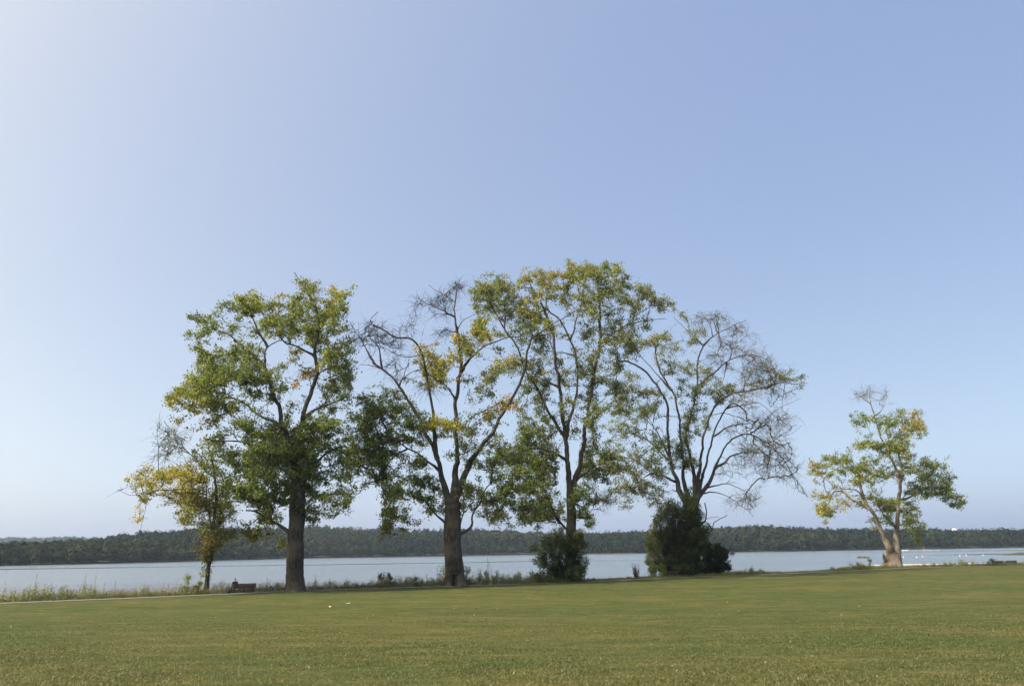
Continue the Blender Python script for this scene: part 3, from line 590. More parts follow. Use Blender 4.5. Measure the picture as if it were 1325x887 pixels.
make_tree('lone small tree on the right with two trunks from a broken stump, bare top twigs', (1156, 733.5), [
 (24, 18, 0, [(1156, 735, 25), (1156, 728, 20), (1156, 722, 18.5), (1156, 717, 16), (1156, 713, 9)]),
 (9, 4.5, -2, [(1154, 724, 12), (1151.5, 714, 11), (1148, 703, 9.5), (1140, 685, 7.5), (1129, 664, 7), (1118, 644, 6), (1113, 628, 5), (1109, 612, 4)]),
 (5, 2, 2, [(1125, 657), (1112, 650), (1100, 644), (1092, 637), (1084, 635), (1077, 638), (1073, 650)]),
 (3, 1.2, -2, [(1119, 645), (1108, 634), (1092, 632), (1078, 632)]),
 (3, 1.2, 1, [(1110, 615), (1098, 606), (1085, 605), (1072, 612)]),
 (10, 7, 1, [(1158, 724, 14), (1159.5, 714, 12.5), (1160.5, 703, 10.5), (1161, 680, 8.5), (1162, 660, 7.5), (1164, 632, 6.5), (1164, 620, 6)]),
 (4.5, 2, -1.5, [(1164, 620), (1157, 600), (1149, 583), (1140, 566), (1134, 546), (1129, 530)]),
 (1.8, .8, -.3, [(1129, 530), (1126, 515), (1124, 498)]),
 (4.5, 1.5, 1.5, [(1164, 620), (1166, 604), (1162, 582), (1166, 560), (1169, 542), (1170, 528)]),
 (2, .7, 1, [(1131, 538), (1142, 528), (1148, 512), (1146, 502)]),
 (1.5, .6, -1, [(1128, 522), (1117, 516), (1106, 505)]),
 (4, 1.5, 3, [(1164, 648), (1175, 644), (1188, 637), (1200, 629), (1212, 630), (1225, 638)]),
 (3, 1.2, -3, [(1162, 655), (1172, 662), (1180, 675), (1182, 690)]),
 (3.4, 1.4, -2, [(1161, 682), (1150, 672), (1140, 660), (1136, 648)]),
 (3, 2, -.5, [(1163, 692), (1168, 690), (1172, 684)]),
 (8, 3, -1.2, [(1149, 734, 9), (1147, 727, 7), (1145, 720, 5), (1143.5, 716, 2)]),
], [
 (1118, 544, 11, 8, 'g', 1), (1135, 548, 12, 9, 'gy', 1), (1150, 545, 11, 8, 'g', 1), (1168, 537, 9, 8, 'sg', .9), (1183, 533, 9, 6, 'ts', .8), (1192, 548, 8, 9, 'ty', .8), (1178, 552, 12, 9, 'yg', 1), (1160, 563, 13, 10, 'gy', 1), (1190, 562, 7, 6, 'y', .8), (1120, 572, 12, 8, 'gy', 1), (1138, 575, 13, 9, 'g', 1), (1112, 580, 7, 5, 'ys', .8),
 (1160, 582, 14, 9, 'yg', 1), (1172, 575, 9, 9, 'y', .9), (1148, 592, 11, 7, 'y', .8), (1150, 606, 9, 7, 'gs', .7), (1172, 590, 7, 7, 'g', .8), (1160, 615, 9, 10, 'sb', .8),
 (1055, 603, 10, 8, 'yt', 1), (1072, 595, 12, 8, 'gy', 1.1), (1090, 598, 12, 9, 'g', 1.1), (1080, 610, 13, 6, 'yg', 1), (1060, 618, 9, 7, 'yt', .9), (1105, 608, 12, 9, 'yg', 1), (1123, 605, 10, 9, 'gy', 1), (1130, 618, 9, 9, 'yg', 1), (1115, 625, 11, 8, 'yo', .9), (1062, 640, 10, 6, 'Yy', 1), (1070, 655, 8, 9, 'yY', 1), (1066, 670, 9, 8, 'yY', 1.1), (1060, 660, 6, 8, 'Yy', .8),
 (1088, 655, 9, 9, 'Yt', .7, .7), (1098, 645, 9, 7, 'tY', .7, .7), (1110, 648, 8, 7, 'yo', .8), (1078, 625, 7, 5, 'yt', .6),
 (1183, 612, 10, 8, 'dg', 1), (1200, 603, 11, 9, 'g', 1.1), (1213, 600, 9, 7, 'gy', 1), (1225, 612, 10, 9, 'dg', 1.1), (1208, 618, 12, 10, 'd', 1.1), (1190, 628, 11, 9, 'dg', 1), (1180, 640, 10, 7, 'd', .9), (1200, 640, 11, 7, 'dg', .9), (1218, 635, 11, 9, 'd', 1.1), (1232, 640, 9, 9, 'dg', 1), (1242, 652, 7, 7, 'gs', 1), (1230, 655, 8, 5, 'g', .9), (1176, 605, 6, 7, 's', .7),  # right lobe darker green: side away from the sun put into leaf colour
 (1130, 640, 8, 9, 'g', 1), (1142, 650, 10, 9, 'gs', 1.1), (1140, 665, 10, 8, 'g', 1.1), (1152, 658, 9, 9, 'g', 1), (1155, 645, 8, 8, 'gs', .8), (1170, 655, 10, 9, 'g', 1), (1180, 668, 9, 10, 'gy', 1.1), (1182, 685, 9, 10, 'yg', 1.1), (1186, 700, 6, 6, 'gy', 1), (1172, 675, 7, 8, 'gd', 1), (1131, 684, 5, 5, 'y', 1), (1150, 676, 7, 6, 'g', .8),
 (1125, 510, 13, 10, 's', 1, 0), (1142, 515, 10, 12, 's', .9, 0), (1112, 510, 9, 9, 's', .8, 0), (1190, 535, 8, 8, 's', .8, 0),
], 83, leaf=.27, L=60, tipk=1.1, bark=M_bark_pale, flare=.3, name='twin_trunk_tree', depth=.55, sig=.27, fill=.45, tw=2, twig=M_twig_dead, tk=4.2)
#ENDTREES#

# ------------------------------------------------------------------ shore line
EDGE = [(-500, 801), (-300, 793.5), (-100, 785.5), (0, 781), (100, 777), (200, 773), (290, 769), (380, 765), (490, 761.5), (600, 758.2), (680, 755.8), (760, 753), (830, 749.5), (900, 746.3), (960, 744.2), (1040, 741.5), (1110, 738), (1180, 734.5), (1250, 733), (1325, 731.6)]
E3 = np.array([at_z(*e) for e in EDGE])
dl = E3[-1]-E3[-3]; dl /= np.linalg.norm(dl); d0_ = E3[0]-E3[2]; d0_ /= np.linalg.norm(d0_)
E3 = np.concatenate([[E3[0]+d0_*700], [E3[0]+d0_*150], E3, [E3[-1]+dl*60], [E3[-1]+dl*900]])
def edgeY(x): return np.interp(x, E3[:, 0], E3[:, 1])
def edge_dir(x):
    a = edgeY(x-6); b = edgeY(x+6); v = np.array([12.0, b-a, 0]); return v/np.linalg.norm(v)
def lawnz(Y):
    t = 58-np.asarray(Y, float)
    return 2.2*np.where(t > 0, t/58, 0)*np.clip(t/18, 0, 1)**.6
def at_lawn(px, py):
    d = ray(px, py); t = np.linspace(8, 160, 3000)
    Y = t; p = CAM[None]+d[None]*(Y/d[1])[:, None]
    i = int(np.argmax(p[:, 2] <= lawnz(p[:, 1]))); return p[i]

# lawn, path, bank: one grid following the edge, then strips
xs = np.unique(np.concatenate([np.linspace(-700, -90, 14), np.linspace(-90, 160, 126), np.linspace(160, 800, 16)]))
BO = [-.5, 0, 1.8, 3.5, 6, 9, 13, 17, 19]
def bank_z(off, x=-50.0):
    f = float(np.clip((x+2)/8, 0, 1))
    a = np.interp(off, BO, [-.15, -.03, 0, -.05, -.6, -1.15, -1.8, -2.0, -2.0]); b = np.interp(off, BO, [-.15, -.03, 0, -.02, -.05, -.10, -.6, -1.7, -2.0])
    return float(a*(1-f)+b*f)
def strip(name, offs, zs, mat, dz=0.0, kind='structure', xlim=None):
    X = xs if xlim is None else xs[(xs >= xlim[0]) & (xs <= xlim[1])]
    rows = []
    for o, z in zip(offs, zs):
        # offset perpendicular to the edge
        pts = []
        for x in X:
            d = edge_dir(x); n = np.array([-d[1], d[0], 0])
            pts.append([x+n[0]*o, edgeY(x)+n[1]*o, (bank_z(o, x) if z is None else z)+dz])
        rows.append(pts)
    V = np.array(rows); n, m = V.shape[:2]
    o = mesh_np(name, V.reshape(-1, 3), gridf(n, m), mat, smooth=True); tag(o, kind=kind); return o

def ground_mat():
    m, nt, b = newmat('lawn_turf')
    g = N(nt, 'ShaderNodeNewGeometry').outputs['Position']
    n1 = noise(nt, mapping(nt, g, (.05, .11, .1), (0, 0, .35)), 1.0, 5, .6)      # broad dry and lush areas
    n2 = noise(nt, mapping(nt, g, (.35, .9, 1), (0, 0, .3)), 1.0, 5, .62, .3)       # mower-wide streaks
    n3 = noise(nt, g, 9, 5, .7)
    n4 = noise(nt, g, 60, 3, .7)
    c1 = ramp(nt, n1, [(.38, (.040, .058, .017)), (.5, (.053, .064, .021)), (.62, (.086, .079, .031))])
    c2 = ramp(nt, n2, [(.38, (.029, .048, .013)), (.5, (.050, .062, .019)), (.62, (.098, .087, .037))])
    n6 = noise(nt, mapping(nt, g, (.8, 1.5, 1), (0, 0, .2)), 1.6, 5, .7, .4)
    c2 = mixc(nt, 1.0, c2, ramp(nt, n6, [(.36, (.48, .54, .48)), (.64, (1.58, 1.50, 1.50))]), 'MULTIPLY')
    c = mixc(nt, .5, c1, c2)
    c = mixc(nt, .55, c, mixc(nt, 1.0, c, ramp(nt, n3, [(.3, (.45, .5, .45)), (.7, (1.5, 1.45, 1.4))]), 'MULTIPLY'))
    c = mixc(nt, .5, c, mixc(nt, 1.0, c, ramp(nt, n4, [(.3, (.4, .45, .4)), (.7, (1.6, 1.5, 1.5))]), 'MULTIPLY'))
    nt.links.new(c, b.inputs['Base Color']); b.inputs['Roughness'].default_value = .95; b.inputs['Specular IOR Level'].default_value = .08
    h = math_(nt, 'ADD', n3, math_(nt, 'MULTIPLY', n4, .5))
    nt.links.new(bump(nt, h, .7, .05), b.inputs['Normal'])
    return m
M_lawn = ground_mat()
M_path = plain('path_asphalt', (.115, .108, .09), .95, 0, .15, .6)
M_bank = plain('bank_soil', (.10, .085, .055), 1, 0, .4, .8)
# lawn sheet
X = xs; rows = []
ts = np.concatenate([[-400, -100, -30], np.linspace(-10, 56, 34)])
V = []
for k, t in enumerate(ts):
    for x in X:
        Ye = edgeY(x)
        yy = min(t, Ye-.01) if t < 56 else min(56, Ye-.01)
        V.append([x, yy, lawnz(yy)])
for q in np.linspace(0, 1, 14)[1:]:
    for x in X:
        Ye = edgeY(x); y0 = min(56, Ye-.01); yy = y0+(Ye-y0)*q
        V.append([x, yy, float(lawnz(yy))])
V = np.array(V); und = .05*np.sin(V[:, 0]*.21+1)*np.sin(V[:, 1]*.17)+.03*np.sin(V[:, 0]*.6)*np.sin(V[:, 1]*.45+2)
V[:, 2] += und*np.clip((edgeY(V[:, 0])-V[:, 1])/8, 0, 1)
lawn = mesh_np('lawn', V, gridf(len(ts)+13, len(X)), M_lawn, smooth=True); tag(lawn, kind='structure')
strip('path', [-.1, .9, 1.8, 1.9], [.03, .05, .03, -.03], M_path, .006)
strip('bank', [-.5, 0, 1.8, 3.5, 5, 6, 7.5, 9, 11, 13, 15, 17, 19], [None]*13, M_lawn, 0.0)

# water
def water_mat():
    m, nt, b = newmat('lake_water')
    g = N(nt, 'ShaderNodeNewGeometry').outputs['Position']
    b.inputs['Base Color'].default_value = (.085, .105, .125, 1)
    b.inputs['IOR'].default_value = 1.33
    w1 = noise(nt, mapping(nt, g, (.5, 1.1, 1), (0, 0, .3)), 1.0, 6, .65, .4)
    w2 = noise(nt, mapping(nt, g, (.06, .12, 1), (0, 0, .3)), 1.0, 4, .6, .6)
    st = noise(nt, mapping(nt, g, (.0016, .0125, 1), (0, 0, .20)), 1.0, 5, .62, .5)    # wind lanes
    h = math_(nt, 'ADD', w1, math_(nt, 'MULTIPLY', w2, 2.0))
    amt = ramp(nt, st, [(.38, (.04, .04, .04)), (.43, (.40, .40, .40)), (.55, (.60, .60, .60)), (.62, (.9, .9, .9))])
    bp = N(nt, 'ShaderNodeBump'); bp.inputs['Distance'].default_value = .40
    nt.links.new(h, bp.inputs['Height']); nt.links.new(amt, bp.inputs['Strength'])
    nt.links.new(bp.outputs[0], b.inputs['Normal'])
    nt.links.new(ramp(nt, st, [(.38, (.06,)*3), (.44, (.16,)*3), (.62, (.20,)*3)]), b.inputs['Roughness'])
    return m
M_water = water_mat()
gx = np.linspace(-3400, 3400, 35); gy = np.linspace(-300, 4900, 27)
GX, GY = np.meshgrid(gx, gy); V = np.stack([GX, GY, np.full_like(GX, -1.0)], -1)
# keep the water outside the land: drop the cells well on the lawn side
fc = gridf(len(gy), len(gx)); cen = V.reshape(-1, 3)[fc]
keep = cen[:, :, 1].max(1) > edgeY(cen[:, :, 0].mean(1))-120
mesh_o = mesh_np('water', V.reshape(-1, 3), fc[keep], M_water); tag(mesh_o, kind='structure')

# ------------------------------------------------------------------ far shore: terrain and wood
SH = [(-700, 760), (-300, 744), (-100, 736), (0, 731.5), (100, 729.4), (200, 727), (300, 724.2), (400, 721.6), (500, 719.8), (600, 718.2), (720, 716.6), (830, 715.4), (1000, 713.2), (1150, 710.6), (1325, 707.8), (1500, 705.2), (2000, 698)]
SKY = [(-700, 730), (-300, 716), (-100, 708), (0, 706), (70, 703), (120, 700), (150, 694), (180, 690), (230, 687), (300, 686), (350, 685), (410, 682), (440, 684), (475, 686), (495, 683), (545, 688), (575, 685), (640, 687), (690, 690), (745, 693), (780, 690), (840, 688), (900, 686), (930, 685), (960, 683), (985, 681), (1010, 682), (1045, 685), (1100, 687), (1200, 688), (1325, 688.5), (1500, 684), (2000, 676)]
def hor(px): return 443.5+269-.0145*(px-662.5)
A_sh = np.array([az(p[0]) for p in SH]); D_sh = []
for p in SH:
    q = at_z(p[0], p[1], -1.0); D_sh.append(np.hypot(q[0], q[1]))
D_sh = np.array(D_sh)
D_sh = np.clip(D_sh, 380, 1450); D_sh[:3] = [420, 450, 480]
print('shore distances', D_sh.round())
A_sk = np.array([az(p[0]) for p in SKY]); EL = []
for p in SKY:
    d = ray(*p); EL.append(d[2]/np.hypot(d[0], d[1]))
EL = np.array(EL)
BACK = 420.0
def hsc(a): return np.clip(np.interp(a, A_sh, D_sh)/900, .5, 1.15)
def far_z(a, t):
    D = np.interp(a, A_sh, D_sh); e = np.interp(a, A_sk, EL)
    top = EYE+e*(D+BACK)-17.0*hsc(a)
    u = np.clip((t-25)/(BACK-25), 0, 1); low = .12
    return -.6+np.minimum(t/20, 1)*1.2+np.maximum(top, 1)*(low*np.clip((t-10)/60, 0, 1)+(1-low)*u*u*(3-2*u))
an = np.linspace(R(-62), R(62), 260); tt = np.concatenate([np.linspace(-6, 20, 4), np.linspace(50, 620, 26)])
V = []
for t in tt:
    D = np.interp(an, A_sh, D_sh)+t
    z = far_z(an, max(t, 0)) if t > 0 else np.full_like(an, -2.0)
    V.append(np.stack([np.sin(an)*D, np.cos(an)*D, z], 1))
V = np.array(V)
M_far = plain('far_ground', (.05, .06, .03), 1, 0, .3, .05)
tag(mesh_np('terrain', V.reshape(-1, 3), gridf(len(tt), len(an)), M_far, smooth=True), kind='structure')

def wood(name, label, n, alo, ahi, tlo, thi, zf, Dbase, hr, rr_, faces, seed, palette, sizefac=.25):
    rg = np.random.default_rng(seed)
    a = rg.uniform(alo, ahi, n); t = tlo+(thi-tlo)*rg.uniform(0, 1, n)**1.15
    D = Dbase(a)+t; z = zf(a, t)
    cx = np.sin(a)*D; cy = np.cos(a)*D
    hs_ = hsc(a) if Dbase is not None and hr[1] < 22 and n != 3600 else np.ones(n)
    h = rg.uniform(*hr, n)*np.where(t < 30, .75, 1)*hs_; r = rg.uniform(*rr_, n)*np.sqrt(h/np.mean(hr))
    vis = np.full(n, faces)
    N_ = n*faces
    ci = np.repeat(np.arange(n), faces)
    v = rg.normal(size=(N_, 3)); v /= np.linalg.norm(v, axis=1)[:, None]
    v[:, 2] = np.where(v[:, 2] < -.55, -v[:, 2], v[:, 2])
    # knobbly crown
    ph = rg.uniform(0, 6.28, (n, 4))
    lump = 1+.22*np.sin(3*np.arctan2(v[:, 1], v[:, 0])+ph[ci, 0])+.16*np.sin(5*v[:, 2]+ph[ci, 1])+.12*np.sin(6*v[:, 0]+ph[ci, 2])
    rad = (rg.uniform(.82, 1.05, N_)*lump)
    hh = h[ci]*.46
    c = np.stack([cx[ci]+v[:, 0]*r[ci]*rad, cy[ci]+v[:, 1]*r[ci]*rad, z[ci]+h[ci]*.52+v[:, 2]*hh*rad], 1)
    nr = v+rg.normal(0, .22, (N_, 3)); nr /= np.linalg.norm(nr, axis=1)[:, None]
    tg = np.cross(nr, rg.normal(size=(N_, 3))); tg /= np.linalg.norm(tg, axis=1)[:, None]
    bt = np.cross(nr, tg); s = (r[ci]*sizefac*rg.uniform(.6, 1.4, N_))[:, None]
    V = np.stack([c-tg*s, c+bt*s*.8, c+tg*s, c-bt*s*.8], 1).reshape(-1, 3)
    pal = np.array([p[:3] for p in palette]); w = np.array([p[3] for p in palette]); w = w/w.sum()
    # stands of one kind
    patch = (np.sin(cx*.021+1.3)+np.sin(cy*.017+cx*.009)+rg.normal(0, .8, n))
    q = (np.argsort(np.argsort(patch))/n); k = np.searchsorted(np.cumsum(w), q); k = np.minimum(k, len(pal)-1)
    col = pal[k]*np.exp(rg.normal(0, .17, n))[:, None]
    cc = colvar(col[ci], N_, rg, .07)
    # trunks seen at the water's edge
    o = mesh_np(name, V, np.arange(N_*4).reshape(-1, 4), M_wood_far, cols=np.repeat(cc, 4, 0)); tag(o, label, 'woodland', kind='stuff')
    return o
PALF = [(.010, .016, .010, 3.5), (.014, .022, .012, 4), (.022, .031, .015, 3), (.031, .037, .018, 1.2), (.026, .024, .017, .7)]
wood('woodland', 'wooded far shore of mixed green trees rising behind the lake', 8000, R(-44), R(44), 2, BACK+25, far_z, lambda a: np.interp(a, A_sh, D_sh), (9, 20), (3.6, 6.8), 105, 5, PALF)
wood('shoreline_woodland', 'dense low fringe of trees standing along the far waterline', 1500, R(-43), R(43), 0, 16, far_z, lambda a: np.interp(a, A_sh, D_sh), (7, 14), (3.2, 5.2), 80, 6, PALF[:4])

# distant ridge, hazy blue
DR = 3000.0
RID = [(-400, 700), (-100, 697), (0, 696), (40, 695.2), (100, 694.6), (112, 697), (120, 696), (150, 694), (200, 690), (300, 690), (400, 690), (600, 692), (860, 692), (920, 684.5), (960, 681.8), (1000, 682.5), (1060, 685.5), (1100, 686), (1200, 687), (1290, 686), (1325, 687), (1700, 682)]
A_r = np.array([az(p[0]) for p in RID]); E_r = np.array([ray(*p)[2]/np.hypot(*ray(*p)[:2]) for p in RID])
def ridge_z(a, t):
    top = EYE+np.interp(a, A_r, E_r)*(DR+300)-14
    return np.maximum(top, 2)*np.clip(t/300, 0, 1)**.8
an = np.linspace(R(-40), R(40), 200); tt = np.linspace(-50, 600, 14); V = []
for t in tt:
    z = ridge_z(an, max(t, 0))-(0 if t <= 300 else (t-300)*.03)
    V.append(np.stack([np.sin(an)*(DR+t), np.cos(an)*(DR+t), z], 1))
V = np.array(V); tag(mesh_np('hills', V.reshape(-1, 3), gridf(len(tt), len(an)), M_far, smooth=True), kind='structure')
wood('distant_woodland', 'bluish wooded ridge far behind the lake shore', 3600, R(-39), R(39), 60, 330, ridge_z, lambda a: np.full_like(a, DR), (12, 18), (8, 13), 34, 8, PALF[:3], .42)
# ------------------------------------------------------------------ placing things along the bank
def project(p):
    v = np.asarray(p, float)-CAM; z = v@Fw
    return W/2+F*(v@Rt)/z, H/2-F*(v@Up)/z
_ex = np.linspace(-200, 330, 2200)
def at_edge(px, off, z=0.0):
    n = np.array([[-edge_dir(x)[1], edge_dir(x)[0]] for x in _ex[::8]])
    X = _ex[::8]; pts = np.stack([X+n[:, 0]*off, edgeY(X)+n[:, 1]*off, np.full(len(X), z)], 1)
    u = project(pts.T.T)[0] if False else np.array([project(p)[0] for p in pts])
    i = np.argsort(u); x = np.interp(px, u[i], pts[i, 0]); y = np.interp(px, u[i], pts[i, 1])
    return np.array([x, y, z])

PAL.update({'q': (.062, .086, .034), 'p': (.26, .12, .11), 'n': (.20, .15, .09), 'k': (.075, .070, .045), 'w': (.36, .31, .2)})
def shrub(name, label, px, off, clumps, seed, leaf=.16, L=70, group=None, cat='shrub', tipk=2.2, depth=1.0, pybase=None, sig=.2, stems=None, wood=None):
    """clumps in photo pixels around the plant's own distance: (cx, cy, rx, ry, colours, density)"""
    rg = np.random.default_rng(seed)
    b0 = at_edge(px, off, 0); b0[2] = bank_z(off, b0[0]); s = b0[1]/F*1.0
    root = empty(name, b0); tag(root, label, cat, group)
    LC = []; CC = []; TV = []; TF = []; tn = 0
    for ci, c in enumerate(clumps):
        cx, cy, rx, ry, colk, dens = c[:6]
        dz = (((ci*.618) % 1)-.68)*2*depth
        n = max(3, int(math.pi*rx*ry*s*s*dens*tipk*1.6))
        for _ in range(n):
            v = rg.normal(size=3); v /= np.linalg.norm(v); v *= rg.uniform(.1, 1)**(1/2.3)*(1+.22*abs(rg.normal()))
            t = at_y(cx+v[0]*rx, cy-v[2]*ry, b0[1]+dz+v[1]*(rx+ry)/2*s)
            t[2] = max(t[2], b0[2]+.03)
            st = b0+np.array([rg.normal(0, .12)*rx*s, rg.normal(0, .12)*rx*s, -.05])
            m = st*.45+t*.55+np.array([0, 0, .12*np.linalg.norm(t-st)])+rg.normal(0, .05, 3)
            tt = np.linspace(0, 1, 5)[:, None]; S = (1-tt)**2*st+2*tt*(1-tt)*m+tt**2*t
            V, f = tube_np(S, np.linspace(.018, .006, 5), 4); TV.append(V); TF.append(f+tn); tn += len(V)
            k = int(L*1.7*rg.uniform(.6, 1.3))
            u = rg.uniform(0, 1, k)[:, None]
            LC.append(S[-1]*(1-u*.5)+S[-2]*u*.5+rg.normal(0, sig, (k, 3)))
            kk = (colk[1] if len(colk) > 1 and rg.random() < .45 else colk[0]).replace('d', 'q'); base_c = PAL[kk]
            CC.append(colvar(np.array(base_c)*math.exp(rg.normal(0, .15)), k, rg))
    LC = np.concatenate(LC); CC = np.concatenate(CC)
    ok = LC[:, 2] > b0[2]-.02; LC = LC[ok]; CC = CC[ok]
    mesh_np('stems', np.concatenate(TV), np.concatenate(TF), wood or M_twig, root, origin=b0)
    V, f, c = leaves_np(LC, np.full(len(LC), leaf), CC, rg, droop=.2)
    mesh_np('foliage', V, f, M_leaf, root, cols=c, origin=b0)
    return root

# bushes round the trees; near-black leaves by the half-bare tree paint in canopy shade
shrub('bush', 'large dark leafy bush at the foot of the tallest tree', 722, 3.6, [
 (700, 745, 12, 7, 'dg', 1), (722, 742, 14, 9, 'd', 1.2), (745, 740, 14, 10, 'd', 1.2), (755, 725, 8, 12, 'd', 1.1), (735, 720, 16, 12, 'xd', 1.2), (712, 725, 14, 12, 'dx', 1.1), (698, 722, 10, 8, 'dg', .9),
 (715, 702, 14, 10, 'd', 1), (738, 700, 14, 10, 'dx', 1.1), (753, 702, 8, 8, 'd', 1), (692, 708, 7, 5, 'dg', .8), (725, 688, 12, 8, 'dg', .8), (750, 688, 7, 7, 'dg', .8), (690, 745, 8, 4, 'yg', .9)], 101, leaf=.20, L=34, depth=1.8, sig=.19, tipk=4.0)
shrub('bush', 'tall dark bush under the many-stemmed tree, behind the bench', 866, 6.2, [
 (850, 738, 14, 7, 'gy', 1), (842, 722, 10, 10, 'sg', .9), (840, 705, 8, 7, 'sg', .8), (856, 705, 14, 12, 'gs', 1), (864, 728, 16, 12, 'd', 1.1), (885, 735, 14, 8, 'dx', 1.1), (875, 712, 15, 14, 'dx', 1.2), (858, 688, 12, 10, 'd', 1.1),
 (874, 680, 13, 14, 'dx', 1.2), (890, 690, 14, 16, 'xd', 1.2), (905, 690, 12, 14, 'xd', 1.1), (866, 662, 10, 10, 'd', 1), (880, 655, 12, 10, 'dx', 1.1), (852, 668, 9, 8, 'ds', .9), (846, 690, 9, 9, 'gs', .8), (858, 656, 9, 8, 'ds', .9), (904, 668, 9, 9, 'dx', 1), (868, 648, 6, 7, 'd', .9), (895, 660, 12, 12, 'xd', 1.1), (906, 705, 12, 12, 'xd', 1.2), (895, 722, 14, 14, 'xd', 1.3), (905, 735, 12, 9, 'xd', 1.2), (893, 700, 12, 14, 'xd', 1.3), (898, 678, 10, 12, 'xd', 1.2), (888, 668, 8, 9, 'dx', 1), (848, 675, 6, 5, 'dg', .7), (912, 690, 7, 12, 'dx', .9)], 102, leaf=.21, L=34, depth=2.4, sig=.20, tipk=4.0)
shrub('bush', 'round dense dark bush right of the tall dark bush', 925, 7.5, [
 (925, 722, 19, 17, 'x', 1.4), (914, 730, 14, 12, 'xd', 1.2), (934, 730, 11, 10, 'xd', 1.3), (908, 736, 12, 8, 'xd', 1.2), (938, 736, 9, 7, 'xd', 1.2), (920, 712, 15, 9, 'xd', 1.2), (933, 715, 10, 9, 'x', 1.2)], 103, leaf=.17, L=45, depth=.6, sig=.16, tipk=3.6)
shrub('bush', 'feathery green bush left of the slender trunk', 244, 3.2, [(243, 758, 8, 7, 'gs', 1), (246, 748, 5, 6, 'g', .9), (238, 762, 7, 4, 'yg', 1), (255, 762, 6, 4, 'gs', .8)], 104, leaf=.12, L=55, depth=.4, sig=.14)
shrub('bush', 'small light green bush just at the slender trunk', 258, 3.4, [(258, 757, 5, 6, 'gs', 1), (262, 763, 6, 4, 'g', 1), (255, 765, 4, 3, 'g', 1)], 105, leaf=.12, L=50, depth=.3, sig=.13)
shrub('bush', 'grey green bush left of the hollow trunk', 574, 3.8, [(573, 745, 6, 9, 'sg', .8), (577, 735, 6, 6, 's', .7), (572, 752, 7, 5, 'gs', .9)], 106, leaf=.15, L=45, depth=.4)
shrub('bush', 'sparse grey green bush right of the hollow trunk', 602, 3.8, [(601, 742, 6, 8, 'sg', .6), (604, 734, 4, 4, 's', .6), (606, 751, 5, 4, 'g', .8)], 107, leaf=.15, L=40, depth=.4)
shrub('tall_weed', 'dark upright weed, left of a close pair by the water', 492, 3.0, [(492, 751, 4, 7, 'dk', 1.5), (492, 744, 2.5, 4, 'kd', 1.6), (491, 758, 7, 4, 'dg', 1.2)], 108, leaf=.12, L=50, group='dark upright weeds by the water', cat='weed', depth=.2, sig=.11)
shrub('tall_weed', 'dark bushy-topped weed, right of a close pair by the water', 505, 3.0, [(503, 750, 4, 6, 'dk', 1.4), (504, 743, 3, 3, 'kd', 1.6), (507, 757, 8, 5, 'dg', 1.2)], 109, leaf=.12, L=50, group='dark upright weeds by the water', cat='weed', depth=.2, sig=.11)
shrub('tall_weed', 'single dark weed between the close pair and the hollow trunk', 541, 3.0, [(540, 750, 4, 3, 'dk', 1.3), (542, 756, 5, 4, 'dg', 1.3)], 110, leaf=.12, L=45, group='dark upright weeds by the water', cat='weed', depth=.2, sig=.11)
shrub('tall_weed', 'leaning dark-stemmed weed right of the hollow trunk', 630, 3.0, [(629, 743, 3, 4, 'kd', 1.2), (623, 748, 3, 6, 'k', 1), (630, 752, 7, 4, 'gd', 1)], 111, leaf=.11, L=35, group='dark upright weeds by the water', cat='weed', depth=.2, sig=.11)
shrub('tall_weed', 'dark weed in front of the pale jetty, left of the lone tree', 1127, 5, [(1127, 728, 3, 6, 'kd', 1.1), (1127, 734, 4, 3, 'd', 1)], 112, leaf=.16, L=30, group='dark upright weeds by the water', cat='weed', depth=.2, sig=.13)
shrub('bush', 'low dark bush at the left end of the bench pair', 1283, 3.4, [(1283, 728, 5, 5, 'dx', 1.2), (1279, 731, 4, 3, 'd', 1)], 113, leaf=.16, L=45, depth=.3)
shrub('bush', 'low yellow green bush by the pale jetty far right of the lone tree', 1243, 4, [(1244, 728, 5, 4, 'gy', 1), (1238, 730, 5, 3, 'g', 1), (1250, 731, 5, 2, 'g', .8)], 114, leaf=.16, L=40, depth=.4)
shrub('bush', 'low mounded green weeds bush left of the lone tree', 1102, 3.5, [(1102, 733, 10, 4, 'go', .9), (1112, 732, 6, 3.5, 'on', .9), (1092, 737, 6, 3, 'og', .8)], 115, leaf=.16, L=45, depth=.6)

# reddish upright plume grass by the path
def plume():
    b = at_edge(823, 2.6, 0); rg = np.random.default_rng(5); root = empty('plume_grass', b)
    tag(root, 'reddish brown upright plume grass left of the tall dark bush', 'grass clump')
    TV = []; TF = []; tn = 0; LC = []; CC = []
    for k in range(34):
        a = rg.normal(0, .17); e = rg.normal(0, .12); h = rg.uniform(1.0, 2.15)*(1-abs(a)*.8)
        t = np.linspace(0, 1, 6)[:, None]
        S = b+np.concatenate([a*t*h*1.2+rg.normal(0, .12), e*t*h+rg.normal(0, .1), t*h], 1)
        V, f = tube_np(S, np.linspace(.02, .006, 6), 4); TV.append(V); TF.append(f+tn); tn += len(V)
        n = 45; u = rg.uniform(.3, 1, n)[:, None]; LC.append(S[0]*(1-u)+S[-1]*u+rg.normal(0, .045, (n, 3))); CC.append(colvar((.17, .10, .075), n, rg))
    mesh_np('stems', np.concatenate(TV), np.concatenate(TF), M_twig, root, origin=b)
    V, f, c = leaves_np(np.concatenate(LC), np.full(34*45, .12), np.concatenate(CC), rg, aspect=.3, droop=-1)
    mesh_np('plumes', V, f, M_leaf, root, cols=c, origin=b)
plume()

